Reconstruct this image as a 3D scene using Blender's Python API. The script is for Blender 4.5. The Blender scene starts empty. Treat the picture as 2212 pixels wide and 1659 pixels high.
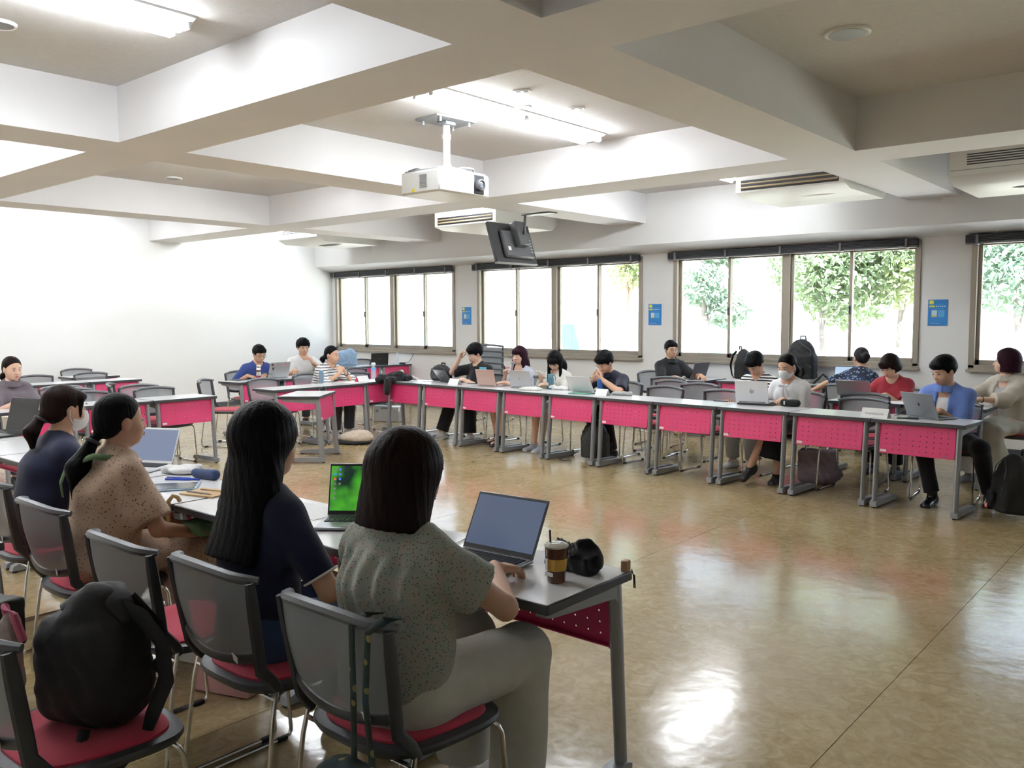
import bpy, bmesh, math, random
import numpy as np
from mathutils import Vector, Matrix, Euler
random.seed(7)
PI = math.pi
SC = bpy.context.scene
COL = SC.collection

# ------------------------------------------------------------------ camera
FPX, YAW, HORIZON, CAMZ, ROLL = 1846.0, math.radians(40.44), 687.0, 1.55, -0.0046
_p = math.atan((829.5 - HORIZON) / FPX)
_F = Vector((-math.sin(YAW) * math.cos(_p), math.cos(YAW) * math.cos(_p), -math.sin(_p)))
_R = Vector((math.cos(YAW), math.sin(YAW), 0))
_U = _R.cross(_F)
_R2 = _R * math.cos(ROLL) + _U * math.sin(ROLL)
_U2 = -_R * math.sin(ROLL) + _U * math.cos(ROLL)
cam = bpy.data.cameras.new('camera')
camo = bpy.data.objects.new('camera', cam)
COL.objects.link(camo)
cam.sensor_fit = 'HORIZONTAL'; cam.sensor_width = 36.0
cam.lens = FPX * 36.0 / 2212.0
cam.clip_start = 0.05; cam.clip_end = 400
camo.matrix_world = Matrix(((_R2.x, _U2.x, -_F.x, 0), (_R2.y, _U2.y, -_F.y, 0), (_R2.z, _U2.z, -_F.z, CAMZ), (0, 0, 0, 1)))
SC.camera = camo

# ------------------------------------------------------------------ world, sun, exposure
W = bpy.data.worlds.new('sky'); SC.world = W; W.use_nodes = True
wn = W.node_tree.nodes; wl = W.node_tree.links
for n in list(wn): wn.remove(n)
sky = wn.new('ShaderNodeTexSky'); sky.sky_type = 'HOSEK_WILKIE'
sky.sun_direction = Vector((0.35, -0.45, 0.82)).normalized(); sky.turbidity = 5.0; sky.ground_albedo = 0.4
hsv = wn.new('ShaderNodeHueSaturation'); hsv.inputs['Saturation'].default_value = 0.55
bg = wn.new('ShaderNodeBackground'); bg.inputs['Strength'].default_value = 19.0
wo = wn.new('ShaderNodeOutputWorld')
wl.new(sky.outputs[0], hsv.inputs['Color']); wl.new(hsv.outputs[0], bg.inputs['Color']); wl.new(bg.outputs[0], wo.inputs['Surface'])
sun = bpy.data.lights.new('sun', 'SUN'); sun.energy = 55.0; sun.angle = 0.01; sun.color = (1.0, 0.985, 0.96)
suno = bpy.data.objects.new('sun', sun); COL.objects.link(suno)
suno.rotation_euler = Vector((0.35, -0.45, 0.82)).to_track_quat('Z', 'Y').to_euler()
LAMP_STRENGTH = 64.0
for _x in (-12.05, -8.25, -4.49, -0.71, 3.07):   # portals: guide the sky light through the window openings, they emit nothing
    pl = bpy.data.lights.new('window_portal', 'AREA'); pl.shape = 'RECTANGLE'; pl.size = 3.18; pl.size_y = 1.43; pl.cycles.is_portal = True
    po = bpy.data.objects.new('window_portal', pl); COL.objects.link(po); po.location = (_x, 10.92, 1.68); po.rotation_euler = (-math.pi / 2, 0, 0)
vs = SC.view_settings
vs.view_transform = 'Standard'; vs.look = 'None'; vs.gamma = 1.0; vs.use_curve_mapping = False
vs.exposure = 0.52
cy = SC.cycles
cy.max_bounces = 7; cy.diffuse_bounces = 4; cy.glossy_bounces = 3; cy.transmission_bounces = 4; cy.transparent_max_bounces = 10
cy.caustics_reflective = False; cy.caustics_refractive = False; cy.sample_clamp_indirect = 8.0
cy.use_denoising = True

# ------------------------------------------------------------------ materials
MATS = {}
def nt(name):
    m = bpy.data.materials.new(name); m.use_nodes = True
    return m, m.node_tree.nodes, m.node_tree.links, m.node_tree.nodes['Principled BSDF']
def mat(name, col, rough=0.5, metal=0.0, spec=0.5, bump=0.0, bscale=60.0, var=0.0, vscale=8.0, stretch=(1, 1, 1), coat=0.0, alpha=1.0, emit=0.0, sheen=0.0):
    if name in MATS: return MATS[name]
    m, n, l, p = nt(name)
    c = (col[0], col[1], col[2], 1)
    p.inputs['Base Color'].default_value = c
    p.inputs['Roughness'].default_value = rough; p.inputs['Metallic'].default_value = metal
    p.inputs['Specular IOR Level'].default_value = spec
    if coat: p.inputs['Coat Weight'].default_value = coat
    if sheen: p.inputs['Sheen Weight'].default_value = sheen; p.inputs['Sheen Roughness'].default_value = 0.5
    if emit: p.inputs['Emission Color'].default_value = c; p.inputs['Emission Strength'].default_value = emit
    if bump or var:
        tc = n.new('ShaderNodeTexCoord'); mp = n.new('ShaderNodeMapping'); mp.inputs['Scale'].default_value = stretch
        l.new(tc.outputs['Object'], mp.inputs['Vector'])
    if var:
        t = n.new('ShaderNodeTexNoise'); t.inputs['Scale'].default_value = vscale; t.inputs['Detail'].default_value = 4
        l.new(mp.outputs[0], t.inputs['Vector'])
        r = n.new('ShaderNodeMapRange'); r.inputs['From Min'].default_value = 0.3; r.inputs['From Max'].default_value = 0.7
        r.inputs['To Min'].default_value = 1 - var; r.inputs['To Max'].default_value = 1 + var
        l.new(t.outputs['Fac'], r.inputs['Value'])
        mx = n.new('ShaderNodeMix'); mx.data_type = 'RGBA'; mx.blend_type = 'MULTIPLY'; mx.inputs[0].default_value = 1.0
        mx.inputs[6].default_value = c; l.new(r.outputs[0], mx.inputs[7]); l.new(mx.outputs[2], p.inputs['Base Color'])
    if bump:
        t2 = n.new('ShaderNodeTexNoise'); t2.inputs['Scale'].default_value = bscale; t2.inputs['Detail'].default_value = 3
        l.new(mp.outputs[0], t2.inputs['Vector'])
        b = n.new('ShaderNodeBump'); b.inputs['Strength'].default_value = bump; b.inputs['Distance'].default_value = 0.01
        l.new(t2.outputs['Fac'], b.inputs['Height']); l.new(b.outputs[0], p.inputs['Normal'])
    if alpha < 1.0:
        out = n['Material Output']; tr = n.new('ShaderNodeBsdfTransparent'); ms = n.new('ShaderNodeMixShader')
        ms.inputs[0].default_value = alpha; l.new(tr.outputs[0], ms.inputs[1]); l.new(p.outputs[0], ms.inputs[2]); l.new(ms.outputs[0], out.inputs['Surface'])
    MATS[name] = m
    return m
def emis(name, col, s):
    if name in MATS: return MATS[name]
    m, n, l, p = nt(name); n.remove(p)
    e = n.new('ShaderNodeEmission'); e.inputs['Color'].default_value = (*col, 1); e.inputs['Strength'].default_value = s
    l.new(e.outputs[0], n['Material Output'].inputs['Surface']); MATS[name] = m
    return m
def glass_pane():
    m, n, l, p = nt('window_glass'); n.remove(p)
    tr = n.new('ShaderNodeBsdfTransparent'); tr.inputs['Color'].default_value = (0.97, 0.985, 0.98, 1)
    g = n.new('ShaderNodeBsdfGlossy'); g.inputs['Roughness'].default_value = 0.02
    ms = n.new('ShaderNodeMixShader'); ms.inputs[0].default_value = 0.05
    l.new(tr.outputs[0], ms.inputs[1]); l.new(g.outputs[0], ms.inputs[2]); l.new(ms.outputs[0], n['Material Output'].inputs['Surface'])
    MATS['window_glass'] = m
    return m
glass_pane()
mat('wall_paint', (0.80, 0.80, 0.795), 0.7, bump=0.03, bscale=120, var=0.015, vscale=1.5)
mat('ceiling_board', (0.70, 0.68, 0.665), 0.85, bump=0.12, bscale=70, var=0.03, vscale=30)
mat('beam_paint', (0.775, 0.762, 0.765), 0.75, bump=0.03, bscale=60, var=0.02, vscale=2)
mat('base_vinyl', (0.07, 0.075, 0.09), 0.5)
mat('bronze_frame', (0.33, 0.29, 0.24), 0.4, metal=0.25)
mat('bronze_dark', (0.055, 0.05, 0.05), 0.45, metal=0.3)
mat('blind_fabric', (0.035, 0.037, 0.045), 0.55)
mat('blind_bracket', (0.16, 0.16, 0.17), 0.5)
mat('white_plastic', (0.80, 0.80, 0.78), 0.4)
mat('white_metal', (0.82, 0.82, 0.81), 0.35)
mat('desk_white', (0.74, 0.74, 0.75), 0.20, spec=0.5, var=0.02, vscale=20)
mat('desk_edge', (0.045, 0.047, 0.055), 0.45)
mat('desk_grey', (0.30, 0.315, 0.335), 0.38, metal=0.35)
mat('panel_pink', (0.64, 0.042, 0.16), 0.42, var=0.03, vscale=6)
mat('sticker', (0.8, 0.76, 0.75), 0.6)
mat('chair_frame', (0.045, 0.048, 0.055), 0.42)
mat('chair_rail', (0.11, 0.118, 0.13), 0.4)
mat('chair_mesh', (0.30, 0.32, 0.34), 0.7, alpha=0.80)
mat('seat_red', (0.50, 0.035, 0.07), 0.85, bump=0.15, bscale=300, sheen=0.2)
mat('chrome', (0.72, 0.70, 0.67), 0.16, metal=1.0)
mat('rubber', (0.02, 0.02, 0.022), 0.7)
mat('black_plastic', (0.02, 0.02, 0.023), 0.4)
mat('dark_grey', (0.07, 0.072, 0.078), 0.45)
mat('mid_grey', (0.28, 0.29, 0.30), 0.45)
mat('paper', (0.84, 0.84, 0.83), 0.8)

def floor_material():
    m, n, l, p = nt('floor_vinyl')
    tc = n.new('ShaderNodeTexCoord')
    t = n.new('ShaderNodeTexNoise'); t.inputs['Scale'].default_value = 1.6; t.inputs['Detail'].default_value = 6; t.inputs['Distortion'].default_value = 0.6
    t2 = n.new('ShaderNodeTexNoise'); t2.inputs['Scale'].default_value = 13.0; t2.inputs['Detail'].default_value = 7; t2.inputs['Roughness'].default_value = 0.65; t2.inputs['Distortion'].default_value = 1.4
    l.new(tc.outputs['Object'], t.inputs['Vector']); l.new(tc.outputs['Object'], t2.inputs['Vector'])
    ad = n.new('ShaderNodeMath'); ad.operation = 'MULTIPLY_ADD'; ad.inputs[1].default_value = 0.35; l.new(t.outputs['Fac'], ad.inputs[0])
    ml = n.new('ShaderNodeMath'); ml.operation = 'MULTIPLY'; ml.inputs[1].default_value = 0.65; l.new(t2.outputs['Fac'], ml.inputs[0]); l.new(ml.outputs[0], ad.inputs[2])
    r = n.new('ShaderNodeValToRGB'); cr = r.color_ramp
    cr.elements[0].position = 0.34; cr.elements[0].color = (0.285, 0.208, 0.088, 1)
    cr.elements[1].position = 0.66; cr.elements[1].color = (0.49, 0.395, 0.235, 1)
    e = cr.elements.new(0.5); e.color = (0.385, 0.292, 0.150, 1)
    l.new(ad.outputs[0], r.inputs['Fac']); l.new(r.outputs[0], p.inputs['Base Color'])
    p.inputs['Specular IOR Level'].default_value = 0.65
    rr = n.new('ShaderNodeMapRange'); rr.inputs['To Min'].default_value = 0.10; rr.inputs['To Max'].default_value = 0.24
    l.new(t2.outputs['Fac'], rr.inputs['Value']); l.new(rr.outputs[0], p.inputs['Roughness'])
    t3 = n.new('ShaderNodeTexNoise'); t3.inputs['Scale'].default_value = 7.0; t3.inputs['Detail'].default_value = 3
    l.new(tc.outputs['Object'], t3.inputs['Vector'])
    b = n.new('ShaderNodeBump'); b.inputs['Strength'].default_value = 0.10; b.inputs['Distance'].default_value = 0.02
    l.new(t3.outputs['Fac'], b.inputs['Height']); l.new(b.outputs[0], p.inputs['Normal'])
    MATS['floor_vinyl'] = m
floor_material()

# ------------------------------------------------------------------ mesh helpers
class MB:
    def __init__(s): s.v = []; s.f = []; s.mi = []
    def add(s, vs, fs, mi=0):
        o = len(s.v); s.v += [tuple(x) for x in vs]; s.f += [tuple(i + o for i in f) for f in fs]; s.mi += [mi] * len(fs)
        return s
    def xf(s, M):
        s.v = [tuple(M @ Vector(x)) for x in s.v]; return s
    def join(s, o, M=None):
        vs = o.v if M is None else [tuple(M @ Vector(x)) for x in o.v]
        k = len(s.v); s.v += vs; s.f += [tuple(i + k for i in f) for f in o.f]; s.mi += o.mi
        return s
    def box(s, c, sz, ch=0.0, M=None, mi=0, taper=None):
        hx, hy, hz = sz[0] / 2, sz[1] / 2, sz[2] / 2
        vs = []; fs = []
        if ch <= 0:
            for z in (-1, 1):
                for x, y in ((-1, -1), (1, -1), (1, 1), (-1, 1)):
                    t = taper if (taper and z > 0) else (1, 1)
                    vs.append((x * hx * t[0], y * hy * t[1], z * hz))
            fs = [(3, 2, 1, 0), (4, 5, 6, 7), (0, 1, 5, 4), (1, 2, 6, 5), (2, 3, 7, 6), (3, 0, 4, 7)]
        else:
            ch = min(ch, hx * .98, hy * .98, hz * .98); idx = {}
            for x in (-1, 1):
                for y in (-1, 1):
                    for z in (-1, 1):
                        for a in range(3):
                            q = [x * (hx - ch), y * (hy - ch), z * (hz - ch)]
                            q[a] = (x * hx, y * hy, z * hz)[a]
                            if taper and z > 0: q[0] *= taper[0]; q[1] *= taper[1]
                            idx[x, y, z, a] = len(vs); vs.append(tuple(q))
            for sg in (-1, 1):
                q = [idx[sg, -1, -1, 0], idx[sg, 1, -1, 0], idx[sg, 1, 1, 0], idx[sg, -1, 1, 0]]; fs.append(q if sg > 0 else q[::-1])
                q = [idx[-1, sg, -1, 1], idx[1, sg, -1, 1], idx[1, sg, 1, 1], idx[-1, sg, 1, 1]]; fs.append(q[::-1] if sg > 0 else q)
                q = [idx[-1, -1, sg, 2], idx[1, -1, sg, 2], idx[1, 1, sg, 2], idx[-1, 1, sg, 2]]; fs.append(q if sg > 0 else q[::-1])
            for y in (-1, 1):
                for z in (-1, 1):
                    q = [idx[-1, y, z, 1], idx[1, y, z, 1], idx[1, y, z, 2], idx[-1, y, z, 2]]; fs.append(q if y * z < 0 else q[::-1])
            for x in (-1, 1):
                for z in (-1, 1):
                    q = [idx[x, -1, z, 0], idx[x, 1, z, 0], idx[x, 1, z, 2], idx[x, -1, z, 2]]; fs.append(q if x * z > 0 else q[::-1])
                for y in (-1, 1):
                    q = [idx[x, y, -1, 0], idx[x, y, 1, 0], idx[x, y, 1, 1], idx[x, y, -1, 1]]; fs.append(q if x * y < 0 else q[::-1])
            for x in (-1, 1):
                for y in (-1, 1):
                    for z in (-1, 1):
                        q = [idx[x, y, z, 0], idx[x, y, z, 1], idx[x, y, z, 2]]; fs.append(q if x * y * z > 0 else q[::-1])
        C = Vector(c)
        if M is not None: vs = [C + (M @ Vector(q)) for q in vs]
        else: vs = [C + Vector(q) for q in vs]
        return s.add(vs, fs, mi)
    def tube(s, path, r, n=8, closed=False, cap=True, mi=0, flat=None, up=None):
        P = [Vector(p) for p in path]; N = len(P); rings = []
        R = r if isinstance(r, (list, tuple)) else [r] * N
        nrm = None
        for i in range(N):
            if closed: t = (P[(i + 1) % N] - P[i - 1])
            else: t = P[min(i + 1, N - 1)] - P[max(i - 1, 0)]
            t = t.normalized() if t.length > 1e-9 else Vector((0, 0, 1))
            if up is not None:
                nrm = Vector(up) - t * Vector(up).dot(t)
                if nrm.length < 1e-4: nrm = Vector((1, 0, 0)) - t * t.x
                nrm.normalize()
            elif nrm is None:
                a = Vector((0, 0, 1)) if abs(t.z) < 0.9 else Vector((1, 0, 0)); nrm = (a - t * a.dot(t)).normalized()
            else:
                nrm = nrm - t * nrm.dot(t)
                nrm = nrm.normalized() if nrm.length > 1e-6 else Vector((1, 0, 0))
            b = t.cross(nrm)
            fa, fb = (1, 1) if flat is None else flat
            rings.append([P[i] + nrm * (math.cos(2 * PI * k / n) * R[i] * fa) + b * (math.sin(2 * PI * k / n) * R[i] * fb) for k in range(n)])
        vs = [q for ring in rings for q in ring]; fs = []
        for i in range(N if closed else N - 1):
            j = (i + 1) % N
            for k in range(n):
                k2 = (k + 1) % n
                fs.append((i * n + k, i * n + k2, j * n + k2, j * n + k))
        if cap and not closed:
            fs.append(tuple(range(n))[::-1]); fs.append(tuple((N - 1) * n + k for k in range(n)))
        return s.add(vs, fs, mi)
    def lathe(s, prof, n=20, c=(0, 0, 0), M=None, mi=0, cap=True):
        vs = []; fs = []
        for r, z in prof:
            for k in range(n):
                a = 2 * PI * k / n; vs.append(Vector((r * math.cos(a), r * math.sin(a), z)))
        for i in range(len(prof) - 1):
            for k in range(n):
                k2 = (k + 1) % n; fs.append((i * n + k, i * n + k2, (i + 1) * n + k2, (i + 1) * n + k))
        if cap:
            fs.append(tuple(range(n))[::-1]); fs.append(tuple((len(prof) - 1) * n + k for k in range(n)))
        C = Vector(c)
        vs = [C + (M @ q if M is not None else q) for q in vs]
        return s.add(vs, fs, mi)
    def prism(s, poly, h0, h1, axis='Z', M=None, c=(0, 0, 0), mi=0):
        n = len(poly); vs = []
        for h in (h0, h1):
            for a, b in poly:
                vs.append(Vector((a, b, h)) if axis == 'Z' else Vector((a, h, b)) if axis == 'Y' else Vector((h, a, b)))
        fs = [(i, (i + 1) % n, n + (i + 1) % n, n + i) for i in range(n)] + [tuple(range(n))[::-1], tuple(range(n, 2 * n))]
        if axis == 'Y': fs = [f[::-1] for f in fs]
        C = Vector(c); vs = [C + (M @ q if M is not None else q) for q in vs]
        return s.add(vs, fs, mi)
    def ell(s, c, r, n=12, m=8, M=None, mi=0):
        vs = [Vector((0, 0, -r[2]))]; fs = []
        for i in range(1, m):
            t = -PI / 2 + PI * i / m
            for k in range(n):
                a = 2 * PI * k / n
                vs.append(Vector((r[0] * math.cos(t) * math.cos(a), r[1] * math.cos(t) * math.sin(a), r[2] * math.sin(t))))
        vs.append(Vector((0, 0, r[2]))); L = len(vs) - 1
        for k in range(n):
            k2 = (k + 1) % n
            fs.append((0, 1 + k2, 1 + k)); fs.append((L, L - n + k, L - n + k2))
            for i in range(m - 2):
                fs.append((1 + i * n + k, 1 + i * n + k2, 1 + (i + 1) * n + k2, 1 + (i + 1) * n + k))
        C = Vector(c); vs = [C + (M @ q if M is not None else q) for q in vs]
        return s.add(vs, fs, mi)
    def grid(s, fn, nu, nv, mi=0, thick=0.0):
        """fn(u,v)->Vector for u,v in 0..1; thick>0 gives a closed shell."""
        top = [[Vector(fn(i / nu, j / nv)) for j in range(nv + 1)] for i in range(nu + 1)]
        vs = [q for row in top for q in row]; w = nv + 1
        fs = [(i * w + j, (i + 1) * w + j, (i + 1) * w + j + 1, i * w + j + 1) for i in range(nu) for j in range(nv)]
        if thick:
            nm = []
            for i in range(nu + 1):
                for j in range(nv + 1):
                    a = top[min(i + 1, nu)][j] - top[max(i - 1, 0)][j]; b = top[i][min(j + 1, nv)] - top[i][max(j - 1, 0)]
                    x = a.cross(b); nm.append(x.normalized() if x.length > 1e-12 else Vector((0, 0, 1)))
            o = len(vs); vs = vs + [q - nm[i] * thick for i, q in enumerate(vs)]
            fs += [tuple(i + o for i in f)[::-1] for f in list(fs)]
            bd = [i * w for i in range(nu + 1)] + [nu * w + j for j in range(1, nv + 1)] + [i * w + nv for i in range(nu - 1, -1, -1)] + [j for j in range(nv - 1, 0, -1)]
            for a, b in zip(bd, bd[1:] + bd[:1]): fs.append((b, a, a + o, b + o))
        return s.add(vs, fs, mi)
    def mesh(s, name, smooth=True, ang=38):
        me = bpy.data.meshes.new(name); me.from_pydata([tuple(v) for v in s.v], [], s.f)
        if smooth:
            me.polygons.foreach_set('use_smooth', [True] * len(me.polygons)); me.set_sharp_from_angle(angle=math.radians(ang))
        if any(s.mi): me.polygons.foreach_set('material_index', s.mi)
        me.update()
        return me
def rz(a): return Matrix.Rotation(a, 3, 'Z')
def rx(a): return Matrix.Rotation(a, 3, 'X')
def ry(a): return Matrix.Rotation(a, 3, 'Y')
def obj(name, mb, m, parent=None, loc=None, rot=None, smooth=True, ang=38):
    me = mb.mesh(name, smooth, ang) if isinstance(mb, MB) else mb
    o = bpy.data.objects.new(name, me)
    for mm in (m if isinstance(m, (list, tuple)) else [m]):
        me.materials.append(MATS[mm] if isinstance(mm, str) else mm)
    COL.objects.link(o)
    if parent is not None: o.parent = parent
    if loc is not None: o.location = loc
    if rot is not None: o.rotation_euler = rot if not isinstance(rot, (int, float)) else (0, 0, rot)
    return o
def tag(o, label, cat, group=None, kind=None):
    o['label'] = label; o['category'] = cat
    if group: o['group'] = group
    if kind: o['kind'] = kind
    return o
def thing(name, label, cat, loc=(0, 0, 0), rotz=0, group=None):
    o = bpy.data.objects.new(name, None); COL.objects.link(o); o.empty_display_size = 0.1
    o.location = loc; o.rotation_euler = (0, 0, rotz) if isinstance(rotz, (int, float)) else rotz
    return tag(o, label, cat, group)
def struct(name, mb, m, parent=None, **k):
    o = obj(name, mb, m, parent, **k)
    if parent is None: o['kind'] = 'structure'
    return o
def dup(root, loc=None, rotz=None, label=None, group=None):
    r = root.copy(); COL.objects.link(r)
    if loc is not None: r.location = loc
    if rotz is not None: r.rotation_euler = (0, 0, rotz)
    if label: r['label'] = label
    if group: r['group'] = group
    for ch in list(root.children):
        c = ch.copy(); COL.objects.link(c); c.parent = r
        for g in ch.children:
            d = g.copy(); COL.objects.link(d); d.parent = c
    return r

# ================================================================== THE ROOM
XL, XR, YB, YW, CZ, BZ = -13.8, 5.2, -1.3, 10.7, 3.25, 2.85
# floor: sheets of vinyl laid side by side
fl = struct('floor', MB().box(((XL + XR) / 2, (YB + YW) / 2, -0.06), (XR - XL + .4, YW - YB + .4, 0.10)), 'base_vinyl')
x = XL
while x < XR - 0.01:
    w_ = min(1.82, XR - x)
    struct('vinyl_sheet', MB().box((x + w_ / 2, (YB + YW) / 2, -0.006), (w_ - 0.003, YW - YB, 0.012)), 'floor_vinyl', fl)
    x += 1.82
struct('wall_left', MB().box((XL - .1, (YB + YW) / 2, 1.65), (.2, YW - YB + .4, 3.3)), 'wall_paint')
struct('wall_right', MB().box((XR + .1, (YB + YW) / 2, 1.65), (.2, YW - YB + .4, 3.3)), 'wall_paint')
struct('wall_back', MB().box(((XL + XR) / 2, YB - .1, 1.65), (XR - XL, .2, 3.3)), 'wall_paint')
# window wall with real openings
WX = [(-13.66, -10.44), (-9.84, -6.66), (-6.08, -2.90), (-2.30, 0.88), (1.48, 4.66)]
WZ0, WZ1 = 0.965, 2.40
mb = MB()
mb.box(((XL + XR) / 2, YW + .1, WZ0 / 2), (XR - XL, .2, WZ0))
mb.box(((XL + XR) / 2, YW + .1, (WZ1 + 3.3) / 2), (XR - XL, .2, 3.3 - WZ1))
edges = [XL] + [v for p in WX for v in p] + [XR]
for a, b in zip(edges[0::2], edges[1::2]): mb.box(((a + b) / 2, YW + .1, (WZ0 + WZ1) / 2), (b - a, .2, WZ1 - WZ0))
struct('wall_window', mb, 'wall_paint')
# edge beam over the windows with a sloping soffit
struct('beam_window', MB().prism([(10.30, 2.555), (10.70, 2.452), (10.70, 3.26), (10.30, 3.26)], XL, XR, axis='X'), 'wall_paint')
struct('ceiling', MB().box(((XL + XR) / 2, (YB + YW) / 2, CZ + .1), (XR - XL + .4, YW - YB + .4, .2)), 'ceiling_board')
BX = [(-14.2, -13.62), (-10.90, -10.36), (-6.88, -6.34), (-2.92, -2.38), (1.06, 1.60)]
BY = [(-1.3, -0.45), (3.00, 3.53), (6.97, 7.55)]
for i, (a, b) in enumerate(BY):
    struct('beam_crosswise', MB().box(((XL + XR) / 2, (a + b) / 2, (BZ + CZ) / 2 + .02), (XR - XL, b - a, CZ - BZ + .04)), 'beam_paint')
ye = [YB] + [v for p in BY for v in p] + [10.30]
for i, (a, b) in enumerate(BX):
    if i == 0: continue
    for y0, y1 in ((-0.45, 3.00), (3.53, 6.97), (7.55, 10.30)):
        struct('beam_lengthwise', MB().box(((a + b) / 2, (y0 + y1) / 2, (BZ + CZ) / 2 + .02), (b - a, y1 - y0, CZ - BZ + .04)), 'beam_paint')
struct('baseboard_left', MB().box((XL + .006, (YB + YW) / 2, .04), (.012, YW - YB, .08)), 'base_vinyl')
struct('baseboard_window', MB().box(((XL + XR) / 2, YW - .006, .04), (XR - XL, .012, .08)), 'base_vinyl')

# windows: bronze frame, mullion, four sliding sashes with panes
def bar(mb, x0, x1, z0, z1, y0, y1): mb.box(((x0 + x1) / 2, (y0 + y1) / 2, (z0 + z1) / 2), (abs(x1 - x0), abs(y1 - y0), abs(z1 - z0)), ch=0.003)
for i, (a, b) in enumerate(WX):
    mb = MB(); y0, y1 = YW - .02, YW + .16
    bar(mb, a - .035, b + .035, WZ0 - .035, WZ0 + .035, y0, y1); bar(mb, a - .035, b + .035, WZ1 - .02, WZ1 + .03, y0, y1)
    bar(mb, a - .035, a + .025, WZ0, WZ1, y0, y1); bar(mb, b - .025, b + .035, WZ0, WZ1, y0, y1)
    bar(mb, a - .05, b + .05, WZ0 - .045, WZ0 - .015, YW - .06, YW + .02)
    wf = struct('window_%d' % (i + 1), mb, 'bronze_frame')
    m_ = (a + b) / 2
    mb = MB(); bar(mb, m_ - .05, m_ + .05, WZ0 + .03, WZ1 - .02, YW, YW + .15); struct('mullion', mb, 'bronze_frame', wf)
    for s0, s1 in ((a + .025, m_ - .05), (m_ + .05, b - .025)):
        c_ = (s0 + s1) / 2
        for q, (p0, p1, yy) in enumerate(((s0, c_ + .02, YW + .05), (c_ - .02, s1, YW + .09))):
            mb = MB(); t = .038; zb, zt = WZ0 + .035, WZ1 - .02
            bar(mb, p0, p0 + t, zb, zt, yy, yy + .035); bar(mb, p1 - t, p1, zb, zt, yy, yy + .035)
            bar(mb, p0, p1, zb, zb + .055, yy, yy + .035); bar(mb, p0, p1, zt - .045, zt, yy, yy + .035)
            sash = struct('sash', mb, 'bronze_frame', wf)
            struct('pane', MB().box(((p0 + p1) / 2, yy + .018, (zb + zt) / 2), (p1 - p0 - 2 * t, .005, zt - zb - .1)), 'window_glass', sash)
        struct('latch', MB().box((c_, YW + .04, 1.63), (.03, .03, .10), ch=.008), 'bronze_dark', wf)
# rolled-up dark blinds under the soffit
for i, (a, b) in enumerate(WX):
    nm = ['above the window next to the white side wall', 'above the window behind the hanging monitor', 'above the window with the dense green tree', 'above the window at the far right edge', 'beyond the picture edge']
    t = thing('roller_blind', 'dark rolled-up blind ' + nm[i], 'blind', (0, 0, 0), 0, 'rolled blinds above the windows')
    mb = MB(); L0, L1 = a - .09, b + .01
    for q in range(5): mb.box(((L0 + L1) / 2, YW - .055, 2.452 - .012 - .0165 * q), (L1 - L0, .075 - .004 * (q % 2), .0155), ch=.004)
    obj('slat_stack', mb, 'blind_fabric', t)
    obj('bottom_rail', MB().box(((L0 + L1) / 2, YW - .055, 2.452 - .098), (L1 - L0, .06, .014), ch=.004), 'blind_bracket', t)
    for q in range(5):
        xx = L0 + .12 + (L1 - L0 - .24) * q / 4
        obj('bracket', MB().box((xx, YW - .06, 2.395), (.03, .10, .11), ch=.006), 'blind_bracket', t)

# fluorescent ceiling fixtures: trapezoid housing with tubes
def fixture(x, y0, y1, label, on=True):
    t = thing('ceiling_light', label, 'ceiling light', (x, (y0 + y1) / 2, CZ), 0, 'fluorescent ceiling lights')
    L = y1 - y0
    obj('housing', MB().prism([(-.14, 0), (.14, 0), (.135, -.012), (.055, -.055), (-.055, -.055), (-.135, -.012)], -L / 2, L / 2, axis='Y'), 'lamp_housing', t)
    for k in (-1, 1):
        for sx in (-.085, .085):
            obj('tube', MB().tube([(sx, k * L / 4 - L / 4 * .93, -.062), (sx, k * L / 4 + L / 4 * .93, -.062)], .019, 10), 'lamp_on' if on else 'white_plastic', t)
            for e in (-1, 1): obj('socket', MB().box((sx, k * L / 4 + e * L / 4 * .96, -.05), (.034, .022, .038), ch=.005), 'lamp_housing', t)
    return t
mat('lamp_housing', (0.88, 0.88, 0.88), 0.4)
emis('lamp_on', (0.91, 0.955, 1.0), LAMP_STRENGTH)
ln = {0: 'lit fluorescent fixture at the top left of the picture', 1: 'lit fluorescent fixture beside the projector mount', 2: 'lit fluorescent fixture beside the air conditioner near the tree window'}
for i, (y0, y1) in enumerate(((0.42, 2.62), (4.48, 6.70), (7.72, 9.75))):
    fixture(-4.69, y0, y1, ln[i])
for x, nm in ((-8.1, 'in the second bay from the side wall'), (-12.6, 'in the bay along the white side wall')):
    for i, (y0, y1) in enumerate(((0.42, 2.62), (4.2, 6.40), (7.72, 9.75))):
        fixture(x, y0, y1, 'lit fluorescent fixture %s, %s' % (nm, ['nearest row', 'middle row', 'row by the windows'][i]))
for i, (y0, y1) in enumerate(((0.42, 2.62), (4.2, 6.40), (7.72, 9.75))):
    if i == 0: fixture(-0.6, y0, y1, 'unlit fluorescent fixture over the camera side', on=False)

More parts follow.
